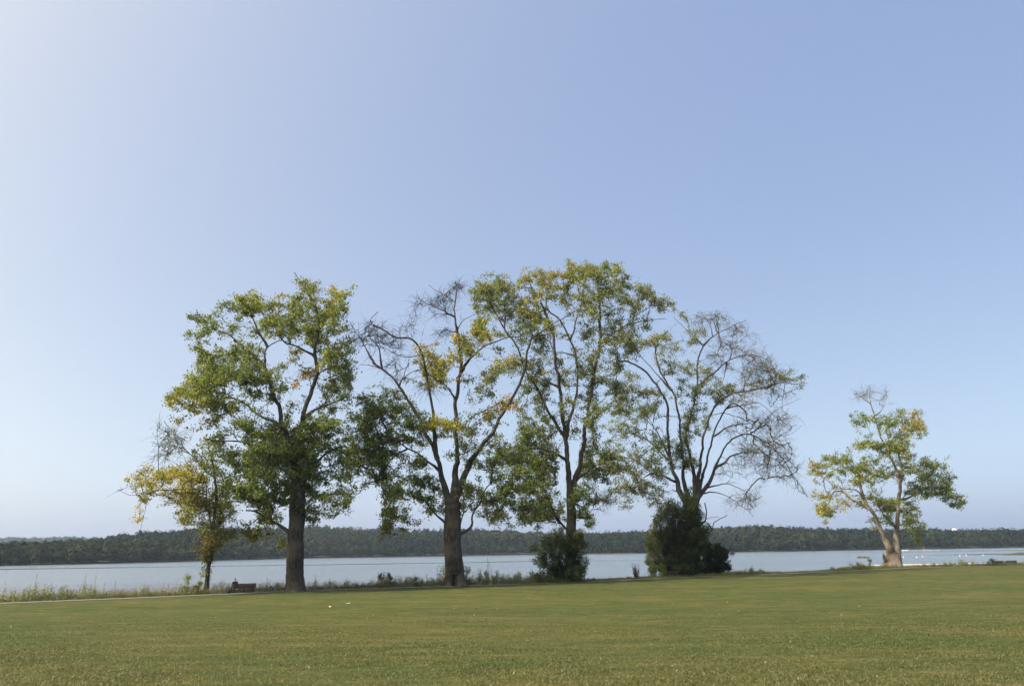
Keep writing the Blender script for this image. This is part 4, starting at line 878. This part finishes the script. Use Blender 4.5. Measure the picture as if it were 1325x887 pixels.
# low weeds all along the bank
HW = [(-400, 12), (0, 10), (20, 12), (45, 15), (60, 17), (75, 14), (95, 15), (115, 14), (130, 12), (150, 9), (190, 9), (215, 8), (235, 8), (270, 9), (290, 11), (300, 10), (330, 7), (345, 8), (370, 7), (395, 5), (410, 7), (450, 7), (462, 5), (475, 6), (490, 9), (520, 10), (545, 8), (570, 8), (600, 9), (625, 11), (645, 10), (665, 8), (680, 8), (700, 6), (765, 3), (780, 1.5), (830, 2), (880, 1.5), (940, 3), (960, 4), (975, 6), (985, 3), (1020, 1), (1060, 1), (1080, 3), (1110, 6), (1130, 4), (1150, 3), (1175, 2.5), (1200, 3.5), (1230, 5), (1250, 4), (1270, 4), (1325, 4), (1700, 5)]
def zone(px, rg):
    if px < 60: w = [('y', 4), ('g', 4), ('n', 2), ('Y', 1)]
    elif px < 150: w = [('g', 4), ('y', 3), ('n', 3), ('p', .6)]
    elif px < 200: w = [('y', 3), ('p', 3.5), ('n', 2), ('g', 2)]
    elif px < 240: w = [('p', 3), ('g', 3), ('y', 1), ('n', 2)]
    elif px < 320: w = [('p', 4), ('g', 3), ('n', 3), ('w', 1)]
    elif px < 480: w = [('k', 3), ('n', 2.5), ('p', 1), ('g', 1.4)]
    elif px < 600: w = [('k', 2), ('n', 2.4), ('g', 3), ('p', .7)]
    elif px < 640: w = [('g', 4), ('y', 2), ('n', 1)]
    elif px < 690: w = [('p', 2), ('n', 2), ('g', 3)]
    elif px < 1000: w = [('g', 3), ('n', 2), ('y', 1)]
    else: w = [('g', 3), ('n', 1.5), ('k', 1.5), ('p', .5)]
    t = np.array([x[1] for x in w]); return w[rg.choice(len(w), p=t/t.sum())][0]
def weeds():
    rg = np.random.default_rng(77)
    LC = []; CC = []; SZ = []; TV = []; TF = []; TC = []; tn = 0
    x = -95.0
    while x < 135:
        d = edge_dir(x); nrm = np.array([-d[1], d[0]])
        for _ in range(5):
            off = 1.95+abs(rg.normal(0, 1.2)); xx = x+rg.uniform(-.1, .1)
            p = np.array([xx+nrm[0]*off, edgeY(xx)+nrm[1]*off, bank_z(off, xx)])
            px = project(p)[0]; s = p[1]/F
            hm = np.interp(px, [h[0] for h in HW], [h[1] for h in HW])*s*(1.3 if 330 < px < 1080 else 1.08)
            clumpy = .62+.5*math.sin(px*.33+math.sin(px*.11)*3)*math.sin(px*.071+1)+.25*math.sin(px*.9)
            if rg.random() > np.clip(.35+hm*1.1, 0, 1): continue
            h = max(.12, hm*rg.uniform(.45, 1.05)*max(.45, clumpy+.3))
            spike = rg.random() < .035 and px < 660
            if 90 < px < 130 and rg.random() < .05 or 40 < px < 70 and rg.random() < .04: spike = True
            if spike: h *= rg.uniform(1.5, 2.0)
            k = int(10+h*22)
            z_ = zone(px+rg.normal(0, 12), rg)
            tip = p+np.array([rg.normal(0, .12), rg.normal(0, .12), h])
            S = np.array([p, (p+tip)/2+rg.normal(0, .03, 3), tip])
            V, f = tube_np(S, np.array([.014, .011, .006]), 3); TV.append(V); TF.append(f+tn); tn += len(V); TC.append(np.tile([[.13, .12, .06]], (len(V), 1)))
            u = rg.uniform(.05 if not spike else .2, 1.0, k)[:, None]
            wd = (.16 if not spike else .05)
            LC.append(p*(1-u)+tip*u+rg.normal(0, wd, (k, 3))*np.array([1, 1, .5]))
            col = np.array(PAL[z_])*math.exp(rg.normal(0, .15))
            cc = colvar(col, k, rg)
            if z_ in 'pnw': cc = np.where(u < .6, colvar(PAL['g'], k, rg), cc)     # seed heads on green stalks
            CC.append(cc); SZ.append(np.full(k, .10 if not spike else .08))
        x += .10
    LC = np.concatenate(LC); V, f, c = leaves_np(LC, np.concatenate(SZ), np.concatenate(CC), rg)
    V2 = np.concatenate(TV); F2 = np.concatenate(TF)+len(V)
    o = mesh_np('weeds', np.concatenate([V, V2]), np.concatenate([f, F2]), M_weed, cols=np.concatenate([c, np.concatenate(TC)]))
    tag(o, 'strip of mixed weeds and pinkish seed heads growing along the bank', 'weeds', kind='stuff')
    print('weeds', len(LC))
weeds()

# ------------------------------------------------------------------ lawn grass, fallen leaves
def grass():
    rg = np.random.default_rng(3)
    n = 460000
    Y = 8.5+ (rg.uniform(0, 1, n)**1.35)*47
    X = rg.uniform(-1, 1, n)*(Y*.80+3)
    tuft = (np.sin(X*1.7+np.sin(Y*1.1)*2)*np.sin(Y*1.9+np.cos(X*.8)*2)+rg.normal(0, .5, n))
    keep = (tuft > -.9) & (rg.uniform(0, 1, n) > np.clip((Y-22)/33, 0, 1)**.8); X = X[keep]; Y = Y[keep]; tuft = tuft[keep]; n = len(X)
    Z = lawnz(Y)+.05*np.sin(X*.21+1)*np.sin(Y*.17)+.03*np.sin(X*.6)*np.sin(Y*.45+2)
    h = rg.uniform(.015, .032, n)*(1+.25*np.clip(tuft, -1, 1.5))*np.clip(1.5-Y/60, .8, 1.3); w = rg.uniform(.003, .007, n)*(1+Y/18)
    a = rg.uniform(0, 6.283, n); lean = rg.normal(0, .035, (n, 2))
    b = np.stack([X, Y, Z-.004], 1); s = np.stack([np.cos(a)*w, np.sin(a)*w, np.zeros(n)], 1)
    tip = b+np.stack([lean[:, 0], lean[:, 1], h], 1)
    V = np.stack([b-s, b+s, tip], 1).reshape(-1, 3)
    pal = np.array([(.072, .094, .028), (.084, .099, .031), (.104, .106, .038), (.126, .118, .050)])
    band = np.sin(Y*.55+X*.12)+.8*np.sin(X*.5+Y*.3)+rg.normal(0, .9, n)
    k = np.clip(((band+2.6+np.clip((24-Y)/9, -1, 1.1)*.9)/5.4*4).astype(int), 0, 3)
    c = colvar(pal[k], n, rg, .22)
    o = mesh_np('grass', V, np.arange(n*3).reshape(n, 3), M_blade, cols=np.repeat(c, 3, 0)); tag(o, 'short green and straw coloured grass growing on the lawn', 'grass', kind='stuff')
    n = 130
    Y = 9+rg.uniform(0, 1, n)**.8*48; X = rg.uniform(-1, 1, n)*(Y*.78)
    P_ = np.stack([X, Y, lawnz(Y)+.035], 1)
    col = np.array([(.24, .21, .11), (.20, .15, .08), (.12, .08, .05), (.34, .32, .24)])[rg.integers(0, 4, n)]
    V, f, c = leaves_np(P_, .05+Y*.0012, colvar(col, n, rg, .2), rg, up=2.5)
    o = mesh_np('fallen_leaves', V, f, M_leaf, cols=c); tag(o, 'scattered dry fallen leaves lying on the lawn', 'leaves', kind='stuff')
grass()

# two white scraps on the lawn
def scrap(px, py, w, label, seed):
    p = at_lawn(px, py); rg = np.random.default_rng(seed); b = MB()
    n, m = 6, 7; u, v = np.meshgrid(np.linspace(-1, 1, m), np.linspace(-1, 1, n))
    z = .05+.05*np.sin(u*3+seed)*np.cos(v*2.5)+rg.normal(0, .018, u.shape)
    top = np.stack([u*w/2*(1-.15*v**2), v*.09*(1-.2*u**2), z], -1).reshape(-1, 3); bot = top.copy(); bot[:, 2] -= .012
    g = gridf(n, m); b.add(top, g); b.add(bot, g[:, ::-1])
    o = b.build('paper_scrap', M_paper); o.location = p; tag(o, label, 'litter', 'white paper scraps on the lawn')
scrap(427, 785, .17, 'small round white paper scrap on the lawn, nearer one of the two', 1)
scrap(450, 781, .34, 'wider flat white paper scrap on the lawn, farther one of the two', 2)

# ------------------------------------------------------------------ benches
def bench_parts(root, LB=2.25):
    b = MB()
    for i in range(4): b.box((0, -.02+i*.115, .45), (LB, .10, .04))
    b.build('seat', M_wood, root)
    b = MB(); tilt = Matrix.Rotation(R(12), 4, 'X')
    for i in range(4): b.box((0, -.13-.025*i, .53+i*.108), (LB, .035, .095), tilt)
    b.build('backrest', M_wood, root)
    for sx in (-1, 0, 1):
        x = sx*(LB/2-.16); f = MB()
        f.tube([(x, -.06, .42), (x, -.10, .2), (x, -.17, 0)], [.028, .028, .034], 8)
        f.tube([(x, .36, .42), (x, .38, .2), (x, .42, 0)], [.028, .028, .034], 8)
        f.tube([(x, -.06, .415), (x, .36, .415)], [.026, .026], 8)
        f.tube([(x, -.085, .42), (x, -.155, .68), (x, -.215, .88)], [.026, .026, .022], 8)
        f.box((x, .125, .02), (.05, .66, .03))
        f.build('leg', M_iron, root, smooth=True)
    for sx in (-1, 1):
        x = sx*(LB/2-.16); f = MB(); f.tube([(x, -.15, .70), (x, .15, .70), (x, .33, .66), (x, .36, .46)], [.022]*4, 8)
        f.build('armrest', M_iron, root, smooth=True)
def edge_ang(p): d = edge_dir(p[0]); return math.atan2(d[1], d[0])
first = None; BROOT = []
for px, off, lab in ((315.5, 1.75, 'brown slatted bench with a person sitting at its left end'),
                     (870, 2.1, 'brown slatted bench standing in front of the tall dark bush'),
                     (1291, 2.4, 'dark bench by the water at far right, left one of two'),
                     (1308.5, 2.4, 'dark bench by the water at far right, right one of two')):
    p = at_edge(px, off, -.01 if off > 2 else .045)
    if first is None:
        first = empty('park_bench', p, edge_ang(p)); bench_parts(first); r = first
    else:
        r = first.copy(); C.objects.link(r); r.location = p; r.rotation_euler = (0, 0, edge_ang(p))
        for ch in list(first.children):
            c = ch.copy(); C.objects.link(c); c.parent = r
    tag(r, lab, 'bench', 'wooden park benches facing the lake'); BROOT.append(r)

# ------------------------------------------------------------------ seated person, seen from behind
def skin(name, verts, edges, radii, mat, parent, root=0, sub=2):
    me = bpy.data.meshes.new(name); me.from_pydata(verts, edges, [])
    o = bpy.data.objects.new(name, me); C.objects.link(o)
    sm = o.modifiers.new('s', 'SKIN'); sm.use_smooth_shade = True
    for i, r in enumerate(radii):
        sv = me.skin_vertices[0].data[i]; sv.radius = r if isinstance(r, tuple) else (r, r); sv.use_root = (i == root)
    ss = o.modifiers.new('d', 'SUBSURF'); ss.levels = sub; ss.render_levels = sub
    dg = bpy.context.evaluated_depsgraph_get(); nm = bpy.data.meshes.new_from_object(o.evaluated_get(dg))
    o.modifiers.clear(); o.data = nm; bpy.data.meshes.remove(me); nm.name = name
    nm.materials.clear(); nm.materials.append(mat); o.parent = parent
    return o
def person(bench, lx):
    a = bench.rotation_euler.z; M = Matrix.Rotation(a, 4, 'Z')
    loc = Vector(bench.location)+M@Vector((lx, 0, 0))
    root = empty('person', loc, a); tag(root, 'person in dark clothes sitting at the left end of the bench, facing the lake', 'person')
    V = [(0, .06, .56), (0, .03, .70), (0, .02, .86), (0, .03, 1.00), (0, .05, 1.09), (0, .075, 1.155), (0, .085, 1.23), (0, .08, 1.295)]
    Rr = [(.15, .11), (.135, .10), (.15, .105), (.13, .08), (.052, .052), (.066, .078), (.080, .095), (.052, .062)]
    E = [(0, 1), (1, 2), (2, 3), (3, 4), (4, 5), (5, 6), (6, 7)]
    body = dict(V=V, R=Rr, E=E)
    def chain(start, pts, rad):
        prev = start
        for p, r in zip(pts, rad):
            V.append(p); Rr.append(r); E.append((prev, len(V)-1)); prev = len(V)-1
        return prev
    legs = []; arms = []
    for s in (-1, 1):
        l = chain(0, [(s*.10, .14, .545), (s*.12, .33, .55), (s*.13, .50, .53), (s*.13, .52, .30), (s*.13, .50, .09), (s*.14, .60, .045), (s*.145, .68, .035)], [.09, .078, .062, .055, .04, .042, .03]); legs.append(l)
        w = chain(3, [(s*.18, .02, .98), (s*.235, .01, .84), (s*.245, .06, .72), (s*.20, .20, .64), (s*.15, .30, .625), (s*.14, .345, .62)], [.058, .048, .042, .036, .027, .034]); arms.append(w)
        for k, (dx, ln) in enumerate(((-.028, .075), (-.010, .085), (.010, .08), (.027, .062))):
            chain(w, [(s*.14+dx, .385, .622), (s*.14+dx, .385+ln*.5, .612), (s*.14+dx, .385+ln*.75, .598)], [.010, .009, .008])
        chain(w, [(s*.14-s*.042, .35, .628), (s*.14-s*.052, .39, .618)], [.011, .009])
    chain(6, [(0, .18, 1.222), (0, .198, 1.205)], [.014, .011])          # nose
    for s in (-1, 1): chain(6, [(s*.088, .082, 1.222), (s*.096, .076, 1.235)], [.013, .010])
    skin('body', V, E, Rr, M_skin, root)
    # clothes follow the same bones, a little thicker
    jv = V[:4]+[(0, .045, 1.05)]; jr = [(.172, .13), (.158, .122), (.172, .125), (.15, .10), (.075, .075)]; je = [(0, 1), (1, 2), (2, 3), (3, 4)]
    for s in (-1, 1):
        prev = 3
        for p, r in zip([(s*.18, .02, .98), (s*.238, .008, .84), (s*.248, .06, .72), (s*.205, .195, .642), (s*.165, .275, .63)], [.075, .064, .058, .05, .042]):
            jv.append(p); jr.append(r); je.append((prev, len(jv)-1)); prev = len(jv)-1
    skin('jacket', jv, je, jr, M_jacket, root)
    tv = [(0, .06, .56), (0, .05, .62)]; tr = [(.17, .115), (.165, .115)]; te = [(0, 1)]
    for s in (-1, 1):
        prev = 0
        for p, r in zip([(s*.10, .14, .55), (s*.12, .33, .555), (s*.13, .505, .535), (s*.13, .53, .30), (s*.13, .51, .11)], [.108, .094, .08, .07, .06]):
            tv.append(p); tr.append(r); te.append((prev, len(tv)-1)); prev = len(tv)-1
    skin('trousers', tv, te, tr, M_trouser, root)
    for s in (-1, 1): skin('shoe', [(s*.13, .49, .05), (s*.138, .60, .048), (s*.145, .70, .038)], [(0, 1), (1, 2)], [(.05, .05), (.052, .046), (.042, .034)], M_shoe, root)
    skin('hair', [(0, .03, 1.18), (0, .05, 1.255), (0, .085, 1.31)], [(0, 1), (1, 2)], [(.072, .055), (.088, .082), (.07, .085)], M_hair, root)
    for s in (-1, 1):
        b = MB(); b.lathe([(0.0001, -.010), (.009, -.004), (.009, .004), (.0001, .010)], 8, (s*.032, .168, 1.238)); b.build('eye', M_shoe, root)
    b = MB(); b.tube([(-.026, .162, 1.178), (0, .172, 1.175), (.026, .162, 1.178)], [.005, .008, .005], 6); b.build('mouth', M_red, root)
    return root
person(BROOT[0], -.98).scale = (1.08, 1.08, 1.1)
# bag beside the person
bp_ = BROOT[0]; Mz = Matrix.Rotation(bp_.rotation_euler.z, 4, 'Z')
b = MB(); rgb = np.random.default_rng(9)
th = np.linspace(0, 2*math.pi, 20, endpoint=False); rows = []
for z, r in ((0, .80), (.04, .98), (.2, 1.0), (.34, .88), (.42, .55), (.45, .12)):
    rows.append([(math.copysign(abs(math.cos(t))**.6, math.cos(t))*.17*r, math.copysign(abs(math.sin(t))**.6, math.sin(t))*.11*r, z) for t in th])
b.add(np.array(rows).reshape(-1, 3), gridf(6, 20, True))
bag = empty('backpack', Vector(bp_.location)+Mz@Vector((-1.52, -.02, 0)), bp_.rotation_euler.z); tag(bag, 'dark rounded bag standing on the ground beside the seated person', 'bag')
b.build('bag_body', M_bag, bag, smooth=True)
b = MB(); b.tube([(-.06, 0, .43), (-.05, 0, .49), (0, 0, .52), (.05, 0, .49), (.06, 0, .43)], [.012]*5, 8); b.build('handle', M_bag, bag, smooth=True)

# ------------------------------------------------------------------ jetty, swim floats, rocks, islet, boat
q0 = at_z(1113, 731.8, -.35); q1 = at_z(1300, 729.2, -.35); q1[1] = q0[1]+3; q1 = q1
jl = float(np.hypot(q1[0]-q0[0], q1[1]-q0[1])); ja = math.atan2(q1[1]-q0[1], q1[0]-q0[0])
jr_ = empty('jetty', (q0[0], q0[1], -1.0), ja); tag(jr_, 'long low pale concrete jetty at the water edge behind the lone tree', 'jetty')
b = MB(); nseg = 9
for i in range(nseg): b.box(((i+.5)*jl/nseg, .9, .62+.01*math.sin(i*2.1)), (jl/nseg-.04, 2.2, .34))
b.build('deck', M_conc, jr_)
b = MB()
for i in range(nseg): b.box(((i+.5)*jl/nseg, .95, .1), (jl/nseg-.3, 1.9, .72))
b.build('base_wall', M_brownwall, jr_)

def float_at(px, py, kind, lab):
    p = at_z(px, py, -1.0)
    if kind == 'pole':
        r = empty('marker_buoy', p); r.scale = (.65, .65, .7); b = MB(); b.lathe([(.001, -.3), (.42, -.25), (.55, 0), (.5, .3), (.22, .55), (.15, 1.15), (.001, 1.25)], 14); b.build('float', M_red, r, smooth=True)
        b = MB(); b.lathe([(.30, .32), (.36, .36), (.34, .5), (.28, .5)], 14); b.build('band', M_white, r, smooth=True)
        tag(r, lab, 'buoy', 'red and white marker buoys beyond the jetty')
    return r
float_at(1194, 720.3, 'pole', 'faded red marker buoy in the swimming line nearer the lone tree')
float_at(1250.5, 719, 'pole', 'faded red marker buoy in the swimming line farther right')
fl = [(1157, 720.8, 0), (1161, 720.6, 1), (1165, 720.8, 1), (1169, 720.5, 0), (1174, 720.8, 1), (1181, 720.3, 1), (1186, 720.6, 0), (1201, 720, 1), (1211, 718, 2), (1219, 719.8, 1), (1226, 719.5, 2), (1229, 718.3, 2), (1236, 719, 1), (1242, 718.8, 0), (1257, 718.2, 1), (1263, 718.1, 1), (1272, 717.8, 0), (1284, 717.6, 1), (1294, 717.4, 1), (1303, 717.2, 0)]
proto = {}
for k in (0, 1):
    b = MB(); r_ = (.24, .24)[k]
    b.lathe([(.001, -.2), (r_*.8, -.16), (r_, .02), (r_*.85, .2), (r_*.35, .31), (.001, .33)], 12)
    proto[k] = b.build('float_buoy', (M_conc, M_darkfloat)[k], smooth=True)
used_ = {0: 0, 1: 0}
for px, py, k in fl:
    k = 0 if k == 0 else 1
    o = proto[k] if not used_[k] else proto[k].copy()
    if used_[k]: C.objects.link(o)
    used_[k] += 1; o.location = at_z(px, py, -1.0)
    tag(o, ('small white float in the line of swimming floats on the lake', 'small dark float in the line of swimming floats on the lake')[k], 'float', ('white swimming floats', 'dark swimming floats')[k])
def rock(loc, w, h, seed, lab):
    rg = np.random.default_rng(seed); b = MB(); n, m = 8, 12; rows = []
    for i in range(n):
        ph = math.pi*(.02+.55*i/(n-1)); rows.append([(math.sin(ph)*math.cos(t)*w/2*(1+.18*math.sin(2*t+seed)+rg.normal(0, .06)), math.sin(ph)*math.sin(t)*w*.35*(1+rg.normal(0, .06)), h*(math.cos(ph)+.1)) for t in np.linspace(0, 2*math.pi, m, endpoint=False)])
    b.add(np.array(rows).reshape(-1, 3), gridf(n, m, True)); o = b.build('rock', M_rock, smooth=False); o.location = loc; tag(o, lab, 'rock', 'brown rocks in the lake')
for i, (px, w, h, lab) in enumerate(((1112.5, 2.2, .8, 'low brown rock in the lake, leftmost of three'), (1118, 2.4, .65, 'low brown rock in the lake, middle of three'), (1123.5, 1.7, .45, 'smallest brown rock in the lake, rightmost of three'))):
    rock(at_z(px, 721.4, -1.0), w, h, i+3, lab)
rg = np.random.default_rng(12); pi_ = at_z(1325, 717.2, -1); n = 3500
u = rg.uniform(-9, 14, n); v = rg.normal(0, 1.4, n); hgt = np.abs(rg.normal(0, .55, n))*np.clip((u+9)/6, .25, 1)
Vv, ff, cc = leaves_np(np.stack([pi_[0]+u, pi_[1]+v, -1+hgt], 1), np.full(n, .4), colvar((.10, .115, .04), n, rg), rg, aspect=.3, droop=-.8)
o = mesh_np('reeds', Vv, ff, M_weed, cols=cc); tag(o, 'low patch of green reeds in the lake at the right edge', 'reeds', kind='stuff')

# channel marker post
p = at_z(1196, 712.5, -1.0); r = empty('channel_marker', p); tag(r, 'thin red post marker standing far out in the lake', 'marker post')
b = MB(); b.tube([(0, 0, -.5), (0, 0, 1.8), (0, 0, 3.4)], [.16, .14, .12], 10); b.build('post', M_red, r, smooth=True)
b = MB(); b.lathe([(.001, 3.4), (.32, 3.4), (.32, 3.9), (.001, 4.1)], 12); b.build('topmark', M_red, r, smooth=True)

# speedboat and wake
p = at_z(1172, 712.2, -1.0); r = empty('motorboat', p, R(172)); tag(r, 'small white motorboat far out on the lake behind the lone tree', 'boat')
xs_ = np.linspace(-3, 3.2, 12); rows = []
for x in xs_:
    t = max(0, (x-.2)/3.0); wd = 1.05*(1-t**2.2)+.02; kz = -.25+.75*t**3; sh = .62+.25*t
    rows.append([(x, -wd, sh), (x, -wd*.93, .25+kz*.3), (x, -wd*.45, kz), (x, 0, kz-.08), (x, wd*.45, kz), (x, wd*.93, .25+kz*.3), (x, wd, sh), (x, wd*.86, sh), (x, 0, sh-.02), (x, -wd*.86, sh)])
b = MB(); b.add(np.array(rows).reshape(-1, 3), gridf(12, 10, True)); b.build('hull', M_white, r, smooth=False)
b = MB(); b.add([(.9, -.8, .7), (.9, .8, .7), (.35, .7, 1.25), (.35, -.7, 1.25), (.86, -.8, .7), (.86, .8, .7), (.31, .7, 1.25), (.31, -.7, 1.25)], [(0, 1, 2, 3), (7, 6, 5, 4), (0, 4, 5, 1), (1, 5, 6, 2), (2, 6, 7, 3), (3, 7, 4, 0)]); b.build('windscreen', M_glass, r)
b = MB(); b.box((-3.25, 0, .65), (.45, .45, .6)); b.box((-3.25, 0, .1), (.2, .15, .7)); b.build('outboard_motor', M_darkfloat, r)
b = MB(); b.box((-.6, 0, .78), (.5, 1.3, .35)); b.build('seat', M_white, r)
rg = np.random.default_rng(4); n = 900; u = rg.uniform(0, 1, n)**1.4*26; v = rg.normal(0, 1, n)*(.3+u*.03)
wp = np.stack([p[0]+3+u, p[1]+v-u*.1, -.98+np.abs(rg.normal(0, .12, n))*np.exp(-u/25)+.04], 1)
M_foam = plain('white_foam', (.45, .47, .5), .9)
Vv, ff, cc = leaves_np(wp, np.full(n, .5), np.ones((n, 3))*.8, rg, up=3)
tag(mesh_np('wake', Vv, ff, M_foam, cols=cc), 'white foam wake trailing behind the motorboat', 'wake', kind='stuff')

# ------------------------------------------------------------------ water tower, mast and aerial far away
def far_at(px, D): 
    a = az(px); return np.array([math.sin(a)*D, math.cos(a)*D, 0])
p = far_at(1240, 2450); ztop = EYE+2450*ray(1240, 683.0)[2]/np.hypot(*ray(1240, 683.0)[:2])
r = empty('water_tower', p); tag(r, 'white round water tower rising over the far wooded shore', 'water tower')
zc = ztop-6.5
b = MB(); b.lathe([(.01, zc+6.5), (3.2, zc+6.1), (6.2, zc+4.3), (7.9, zc+1.5), (8.2, zc-.5), (7.2, zc-3), (4.6, zc-5.2), (2.6, zc-7)], 28); b.build('tank', M_white, r, smooth=True)
b = MB(); b.lathe([(2.6, zc-7), (1.9, zc-10), (1.9, 14), (2.6, 9), (5, 0)], 20); b.build('column', M_white, r, smooth=True)
def lattice(px, ytop, D, w, lab, name):
    p = far_at(px, D); zt = EYE+D*ray(px, ytop)[2]/np.hypot(*ray(px, ytop)[:2])
    r = empty(name, p); tag(r, lab, 'mast'); b = MB()
    for k in range(3):
        a = k*2.094; b.tube([(math.cos(a)*w, math.sin(a)*w, 0), (math.cos(a)*w*.35, math.sin(a)*w*.35, zt)], [.35, .22], 6)
    for i in range(14):
        z = zt*i/14; f = 1-.65*i/14; f2 = 1-.65*(i+1)/14; z2 = zt*(i+1)/14
        for k in range(3):
            a = k*2.094; c = (k+1)*2.094
            b.tube([(math.cos(a)*w*f, math.sin(a)*w*f, z), (math.cos(c)*w*f2, math.sin(c)*w*f2, z2)], [.15, .15], 4)
    b.build('tower_frame', M_steel, r)
    b = MB(); b.lathe([(.5, zt-2), (1.1, zt-1.6), (1.1, zt-.4), (.4, zt), (.15, zt+2), (.01, zt+3)], 10); b.build('antenna', M_steel, r, smooth=True)
lattice(987.5, 676.5, 2900, 2.2, 'thin tall mast on the far hill right of the half-bare tree', 'radio_mast')
lattice(1047, 683, 2900, 1.8, 'short mast on the far hill left of the lone tree', 'radio_mast')
lattice(1290.5, 685, 2400, 1.8, 'short stout mast over the far shore right of the water tower', 'radio_mast')

# ------------------------------------------------------------------ air, sky, sun, camera
SUN_EL = 50.0
SUN_AZ = -112.0      # degrees clockwise from the view direction; negative: to the left, a little behind
bm = MB(); bm.box((0, 2100, 72), (7300, 5800, 152))
hz = bpy.data.meshes.new('haze')
x0, x1, y0, y1, z0, z1 = -3600, 3600, -800, 5000, -3, 150
hz.from_pydata([(x, y, z) for x in (x0, x1) for y in (y0, y1) for z in (z0, z1)], [], [(0, 1, 3, 2), (4, 6, 7, 5), (0, 4, 5, 1), (2, 3, 7, 6), (0, 2, 6, 4), (1, 5, 7, 3)])
ho = bpy.data.objects.new('haze', hz); C.objects.link(ho); tag(ho, 'pale bluish summer haze over the lake', 'haze', kind='stuff')
mh = bpy.data.materials.new('haze_air'); mh.use_nodes = True; nt = mh.node_tree; nt.nodes.clear()
pv = nt.nodes.new('ShaderNodeVolumePrincipled'); out = nt.nodes.new('ShaderNodeOutputMaterial')
pv.inputs['Color'].default_value = (.60, .76, 1, 1); pv.inputs['Density'].default_value = .00009; pv.inputs['Anisotropy'].default_value = .2
nt.links.new(pv.outputs[0], out.inputs['Volume']); hz.materials.append(mh)

w = bpy.data.worlds.new('World'); bpy.context.scene.world = w; w.use_nodes = True
nt = w.node_tree; bg = nt.nodes['Background']
sky = nt.nodes.new('ShaderNodeTexSky'); sky.sky_type = 'NISHITA'; sky.sun_disc = False
sky.sun_elevation = R(SUN_EL); sky.sun_rotation = R(SUN_AZ); sky.altitude = 0
sky.air_density = .25; sky.dust_density = 4.0; sky.ozone_density = 1.0
veil = nt.nodes.new('ShaderNodeVectorMath'); veil.operation = 'MULTIPLY_ADD'      # whole sky tinted per channel, constant blue light added to its colour
veil.inputs[1].default_value = (.993, .883, .466); veil.inputs[2].default_value = (.305, .516, 1.20)
nt.links.new(sky.outputs[0], veil.inputs[0]); nt.links.new(veil.outputs[0], bg.inputs['Color']); bg.inputs['Strength'].default_value = .15

sl = bpy.data.lights.new('sun', 'SUN'); sl.energy = 2.1; sl.angle = R(.6); sl.color = (1, .94, .84)
so = bpy.data.objects.new('sun', sl); C.objects.link(so)
sd = Vector((math.sin(R(SUN_AZ))*math.cos(R(SUN_EL)), math.cos(R(SUN_AZ))*math.cos(R(SUN_EL)), math.sin(R(SUN_EL))))
so.rotation_euler = sd.to_track_quat('Z', 'Y').to_euler()

cam = bpy.data.cameras.new('camera'); co = bpy.data.objects.new('camera', cam); C.objects.link(co)
cam.sensor_width = 36; cam.sensor_fit = 'HORIZONTAL'; cam.lens = F/W*36; cam.clip_end = 12000; cam.clip_start = .1
m = Matrix(((Rt[0], Up[0], -Fw[0], 0), (Rt[1], Up[1], -Fw[1], 0), (Rt[2], Up[2], -Fw[2], EYE), (0, 0, 0, 1)))
co.matrix_world = m
bpy.context.scene.camera = co
sc = bpy.context.scene
sc.view_settings.view_transform = 'Standard'; sc.view_settings.look = 'None'; sc.view_settings.gamma = 1
sc.view_settings.exposure = 1.45
sc.cycles.volume_bounces = 0
sc.cycles.transparent_max_bounces = 8
